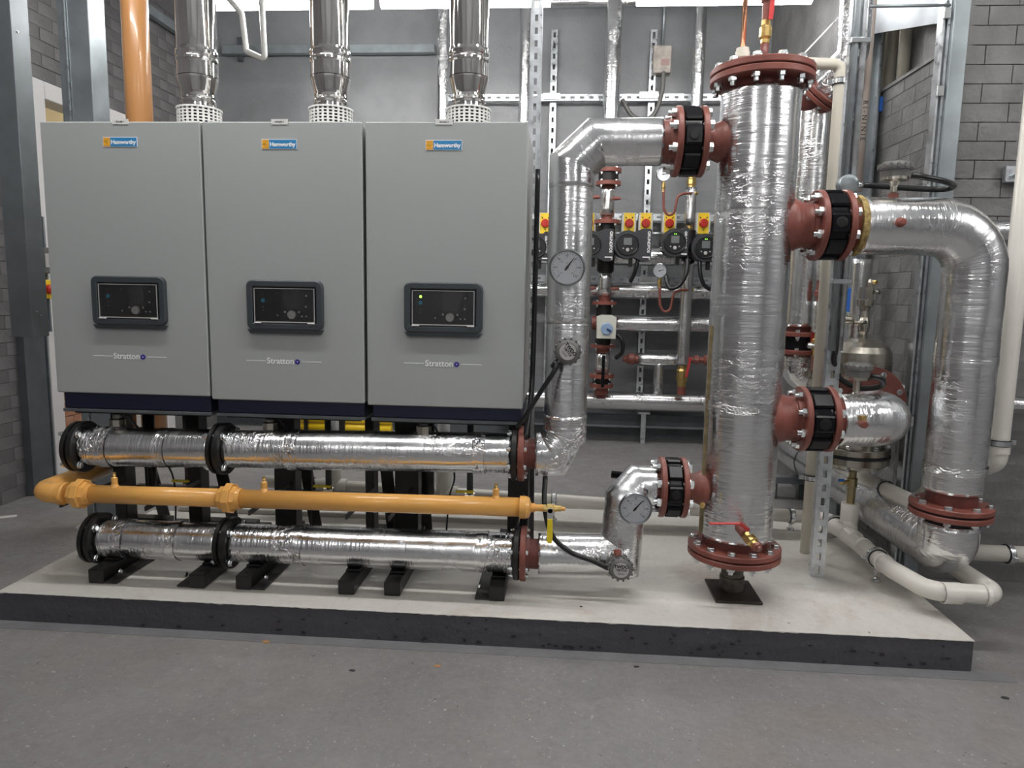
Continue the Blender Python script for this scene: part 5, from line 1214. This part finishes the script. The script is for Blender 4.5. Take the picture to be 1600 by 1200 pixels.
# flanged body beside the control box
G().lathe((xa_ - .095, YC, Za(505)), X3, [(0, .055), (.06, .055)], 20).build('side_body', REDOXD, ca)
PUMPG = 'black pump heads on the back wall'
def pump_head(px, py, lab, small=False, narrow=False):
    Y = 5.46; q = P(px, py, Y=Y); t = thing('pump_head', lab, 'pump', q, PUMPG)
    pts = []
    R = .105
    for k in range(15):
        a = math.radians(62 + 236 * k / 14); pts.append((-.045 + R * math.cos(a), R * math.sin(a)))
    w_ = .055 if narrow else .135
    pts += [(w_ * .55, -.125 if not narrow else -.10), (w_ - .01, -.122 if not narrow else -.10), (w_, -.108 if not narrow else -.09), (w_, .105), (w_ - .012, .118), (w_ * .5, .118)]
    G().prism(pts, q, X3, Z3, Y3, .14).build('housing', PUMP, t)
    c = V((q.x - .045, Y - .0005, q.z))
    f = G().lathe(c, -Y3, [(0, .086), (.010, .084), (.012, .078), (.009, .074)], 32).build('round_panel', DARK, t)
    G().box(c.x - .030, c.x + .030, Y - .014, Y - .0115, c.z - .005, c.z + .048).build('display', LCD, f)
    for dx, dz, r in ((0, -.040, .014), (-.032, -.03, .006), (.032, -.03, .006)): G().lathe((c.x + dx, Y - .010, c.z + dz), -Y3, [(0, r), (.003, r * .9)], 14).build('button', GREYL, f)
    if narrow:
        for dx in (-.006, .006): G().lathe((c.x + dx, Y - .010, c.z + .062), -Y3, [(0, .003), (.002, .003)], 8).build('green_lamp', LEDG, f)
    text('GRUNDFOS', .024 if narrow else .030, (q.x + w_ - .022, Y - .001, q.z + .02), -Z3, X3, INKW, t, depth=.0004, bold=.0006)
    G().box(q.x + w_ - (.065 if not narrow else .05), q.x + w_ - .008, Y - .0016, Y - .0002, q.z - .098 if not narrow else q.z - .09, q.z - .089 if not narrow else q.z - .081).build('white_bar', INKW, t)
    if not narrow: text('X', .022, (q.x + w_ - .012, Y - .001, q.z - .108), X3, Z3, INKW, t, depth=.0004)
    G().box(q.x - .03, q.x + .0, Y + .03, Y + .06, q.z - .165, q.z - .10, .004).build('cable_gland', BLACKM, t)
    G().cyl((q.x, Y + .14, q.z), (q.x, YC + .05, q.z), .075, 20).build('motor', BLACKM, t)
    return t
pump_head(990, 382, 'right pump head of the pair beside the tall riser, screen facing the aisle')
pump_head(931, 382, 'left pump head of the pair, half hidden behind the tall riser')
pump_head(1064, 379, 'narrow pump head above the lower gauge, left of the vessel', narrow=True)
pump_head(1112, 387, 'pump head cut off by the left edge of the vessel', narrow=True)
pump_head(846, 386, 'pump head peeping out between the right boiler and the riser', narrow=True)
def cabp(pts, lab): cable([P(a, b, Y=Y) for a, b, Y in pts], .016, lab, 'black pump cables')
cabp([(1074, 400, 5.5), (1073, 425, 5.45), (1062, 445, 5.45), (1046, 450, 5.45), (1040, 430, 5.5)], 'black cable looping under the narrow pump head')
cabp([(1093, 400, 5.5), (1094, 425, 5.48), (1100, 445, 5.48), (1115, 455, 5.5)], 'black cable under the pump head at the vessel edge')
cabp([(997, 405, 5.5), (992, 425, 5.5), (985, 440, 5.55)], 'black cable under the right pump head beside the riser')
cabp([(962, 522, 5.6), (972, 532, 5.58), (972, 550, 5.58), (962, 560, 5.6)], 'thin black loop beside the ivory control box')
# isolators
ISO = [(852, 'yellow isolator with red knob between the right boiler and the riser'), (920, 'yellow isolator peeping out right behind the riser'), (983, 'yellow isolator with red knob, first clear one right of the riser'), (1009, 'yellow isolator with red knob, second clear one right of the riser'), (1046, 'yellow isolator below the red siphon loop of the upper gauge'), (1099, 'yellow isolator beside the vessel, right of the slim column')]
base = None
for k, (px, lab) in enumerate(ISO):
    q = P(px, 349, Y=5.93)
    if base is None:
        base = thing('isolator', lab, 'isolator', q, 'yellow isolators on the back wall'); b0q = q
        G().box(q.x - .058, q.x + .058, 5.93, 6.0, q.z - .085, q.z + .085, .005).build('box', pm('isolator_grey', (.68, .67, .62), .4), base)
        G().box(q.x - .042, q.x + .042, 5.926, 5.9299, q.z - .083, q.z + .083).build('yellow_plate', YEL, base)
        kn = G().lathe((q.x, 5.9255, q.z), -Y3, [(0, .036), (.022, .034), (.026, .028)], 28).build('knob', REDK, base)
        G().box(q.x - .009, q.x + .009, 5.888, 5.8995, q.z - .034, q.z + .034, .003).build('grip', REDK, kn)
        for sx in (-1, 1):
            G().beam((q.x + sx * .030, 5.9255, q.z + .052), (q.x + sx * .022, 5.9255, q.z + .038), .001, .008, X3).build('tick_mark', INK, base)
            for sz in (-1, 1): G().lathe((q.x + sx * .05, 5.9295, q.z + sz * .073), -Y3, [(0, .004), (.001, .004)], 8).build('screw', INK, base)
        G().beam((q.x, 5.9255, q.z - .045), (q.x, 5.9255, q.z - .058), .001, .006, X3).build('tick_mark', INK, base)
    else: dup(base, q - b0q, lab)
# wall struts
sg = 'slotted channels on the back wall'
YS = 6.04
for px, lab in ((862, 'left upright slotted channel on the back wall'), (1014, 'middle upright slotted channel on the back wall, between the yellow isolators')):
    x = P(px, 250, Y=YS).x; strut('wall_channel', lab, (x, YS, P(px, 660, Y=YS).z), (x, YS, P(px, 46, Y=YS).z), (0, -1, 0), w=.052, d=.04, group=sg, pitch=.082, slot=(.04, .02))
for y, a, b, lab in ((152, 700, 1200, 'long horizontal slotted channel crossing the back wall behind the riser bend'), (339, 820, 1200, 'horizontal slotted rail behind the yellow isolators'), (437, 820, 1200, 'horizontal slotted rail between the two middle foil pipes')):
    q = P(1000, y, Y=YS - .045); strut('wall_channel', lab, (P(a, y, Y=YS - .045).x, YS - .045, q.z), (P(b, y, Y=YS - .045).x, YS - .045, q.z), (0, -1, 0), w=.052, d=.03, group=sg, pitch=.075, slot=(.036, .02))
for px, y, w_, lab in ((862, 150, .07, 'left silver joint plate on the long back-wall channel'), (1014, 148, .075, 'middle silver joint plate on the long back-wall channel'), (1013, 437, .075, 'silver joint plate on the lower back-wall rail')):
    q = P(px, y, Y=5.98); tag(G().box(q.x - w_, q.x + w_, 5.982, 5.990, q.z - .025, q.z + .025, .001).build('joint_plate', ZINC), lab, 'bracket', 'joint plates on the back-wall channels')
tag(G().tube([P(820, 364, Y=6.0), P(1190, 366, Y=6.0)], .014, 12).build('wall_conduit', STEEL), 'thin horizontal conduit just under the yellow isolators', 'conduit')
q = P(1000, 660, Y=6.0)
bt = thing('floor_tray', 'dark tray along the foot of the back wall under the lowest foil pipe', 'cable tray', (q.x, 5.98, .101))
G().box(P(780, 660, Y=5.95).x, XR - .03, 5.95, 6.04, .102, P(1000, 648, Y=5.95).z, .004).build('tray_body', GALVD, bt)
G().box(P(780, 660, Y=5.94).x, XR - .03, 5.93, 5.949, P(1000, 668, Y=5.94).z, P(1000, 665, Y=5.94).z).build('tray_lip', GALV, bt)
x = P(1004, 660, Y=5.86).x
ps = thing('pipe_stand', 'small galvanised support under the lowest wall pipe', 'bracket', (x, 5.82, 0)); G().box(x - .02, x + .02, 5.80, 5.84, .001, P(1004, 646, Y=5.82).z, .002).build('leg', STEEL, ps); G().box(x - .05, x + .05, 5.78, 5.87, P(1004, 646, Y=5.82).z, P(1004, 643, Y=5.82).z).build('cradle', STEEL, ps)
# old beige box with its cable
ob = thing('wall_box', 'old stained beige junction box high on the back wall', 'junction box', P(1035, 92, Y=6.0))
q = P(1035, 92, Y=5.99); G().box(q.x - .072, q.x + .072, 5.99, 6.09, q.z - .105, q.z + .105, .006).build('box', pm('beige_box', (.40, .36, .32), .55, var=.25, vs=14), ob)
G().box(q.x - .01, q.x + .055, 5.987, 5.9899, q.z - .05, q.z).build('faded_label', pm('faded_label', (.36, .24, .22), .6), ob)
cable([P(1037, 112, Y=6.0), P(1034, 145, Y=6.0), P(1022, 178, Y=5.99), P(1002, 187, Y=5.98), P(985, 178, Y=5.98), P(972, 155, Y=5.97)], .018, 'dark cable swagging from the beige wall box', mat=GREYP)
tag(G().tube([(q.x + .005, 6.05, q.z + .106), (q.x + .01, 6.05, ZC)], .012, 10).build('box_conduit', GALV), 'thin grey conduit rising from the beige wall box', 'conduit')
# small gauges with siphons
for (px, py, xs_, lab) in ((1037, 272, 1, 'small white gauge under the upper left valve, on a red siphon loop'), (1031, 423, 1, 'small white gauge below the pump heads, on a red siphon loop')):
    Y = 5.5; q = P(px, py, Y=Y); g_ = gauge(q, .056, lab, 5 if py < 300 else 15, None, 'small gauges on siphons', big=False)
    px2 = px + (2 if py < 300 else 0)
    z0 = py + 11
    G().lathe(P(px, py + 11, Y=Y + .01), -Z3, [(0, .012), (.02, .012), (.022, .016), (.05, .016), (.055, .011), (.08, .011)], 8, smooth=False).build('brass_stem', BRASS, g_)
    pp = [P(px, py + 24, Y=Y + .01), P(px - 0, py + 50, Y=Y + .01), P(px + 3, py + 60, Y=Y + .01), P(px + 9, py + 64, Y=Y + .01), P(px + 16, py + 60, Y=Y + .01), P(px + 19, py + 48, Y=Y + .01), P(px + 22, py + 36, Y=Y + .01), P(px + 30, py + 31, Y=Y + .01), P(px + 42, py + 30, Y=Y + .06), P(px + 43, py + 30, Y=Y + .16)]
    G().tube(catmull(pp, 5), .010, 12).build('siphon_tube', REDOX, g_)
    G().lathe(pp[-1], X3, [(0, .014), (.03, .018), (.05, .012)], 10).build('brass_cock', BRASS, g_)
for px, py in ((930, 308), (962, 310), (924, 450), (960, 451)):
    q = P(px, py, Y=5.6); G().lathe(q, X3, [(-.03, .008), (-.01, .014), (.02, .014), (.04, .008)], 10).build('test_point', REDOX, ca)
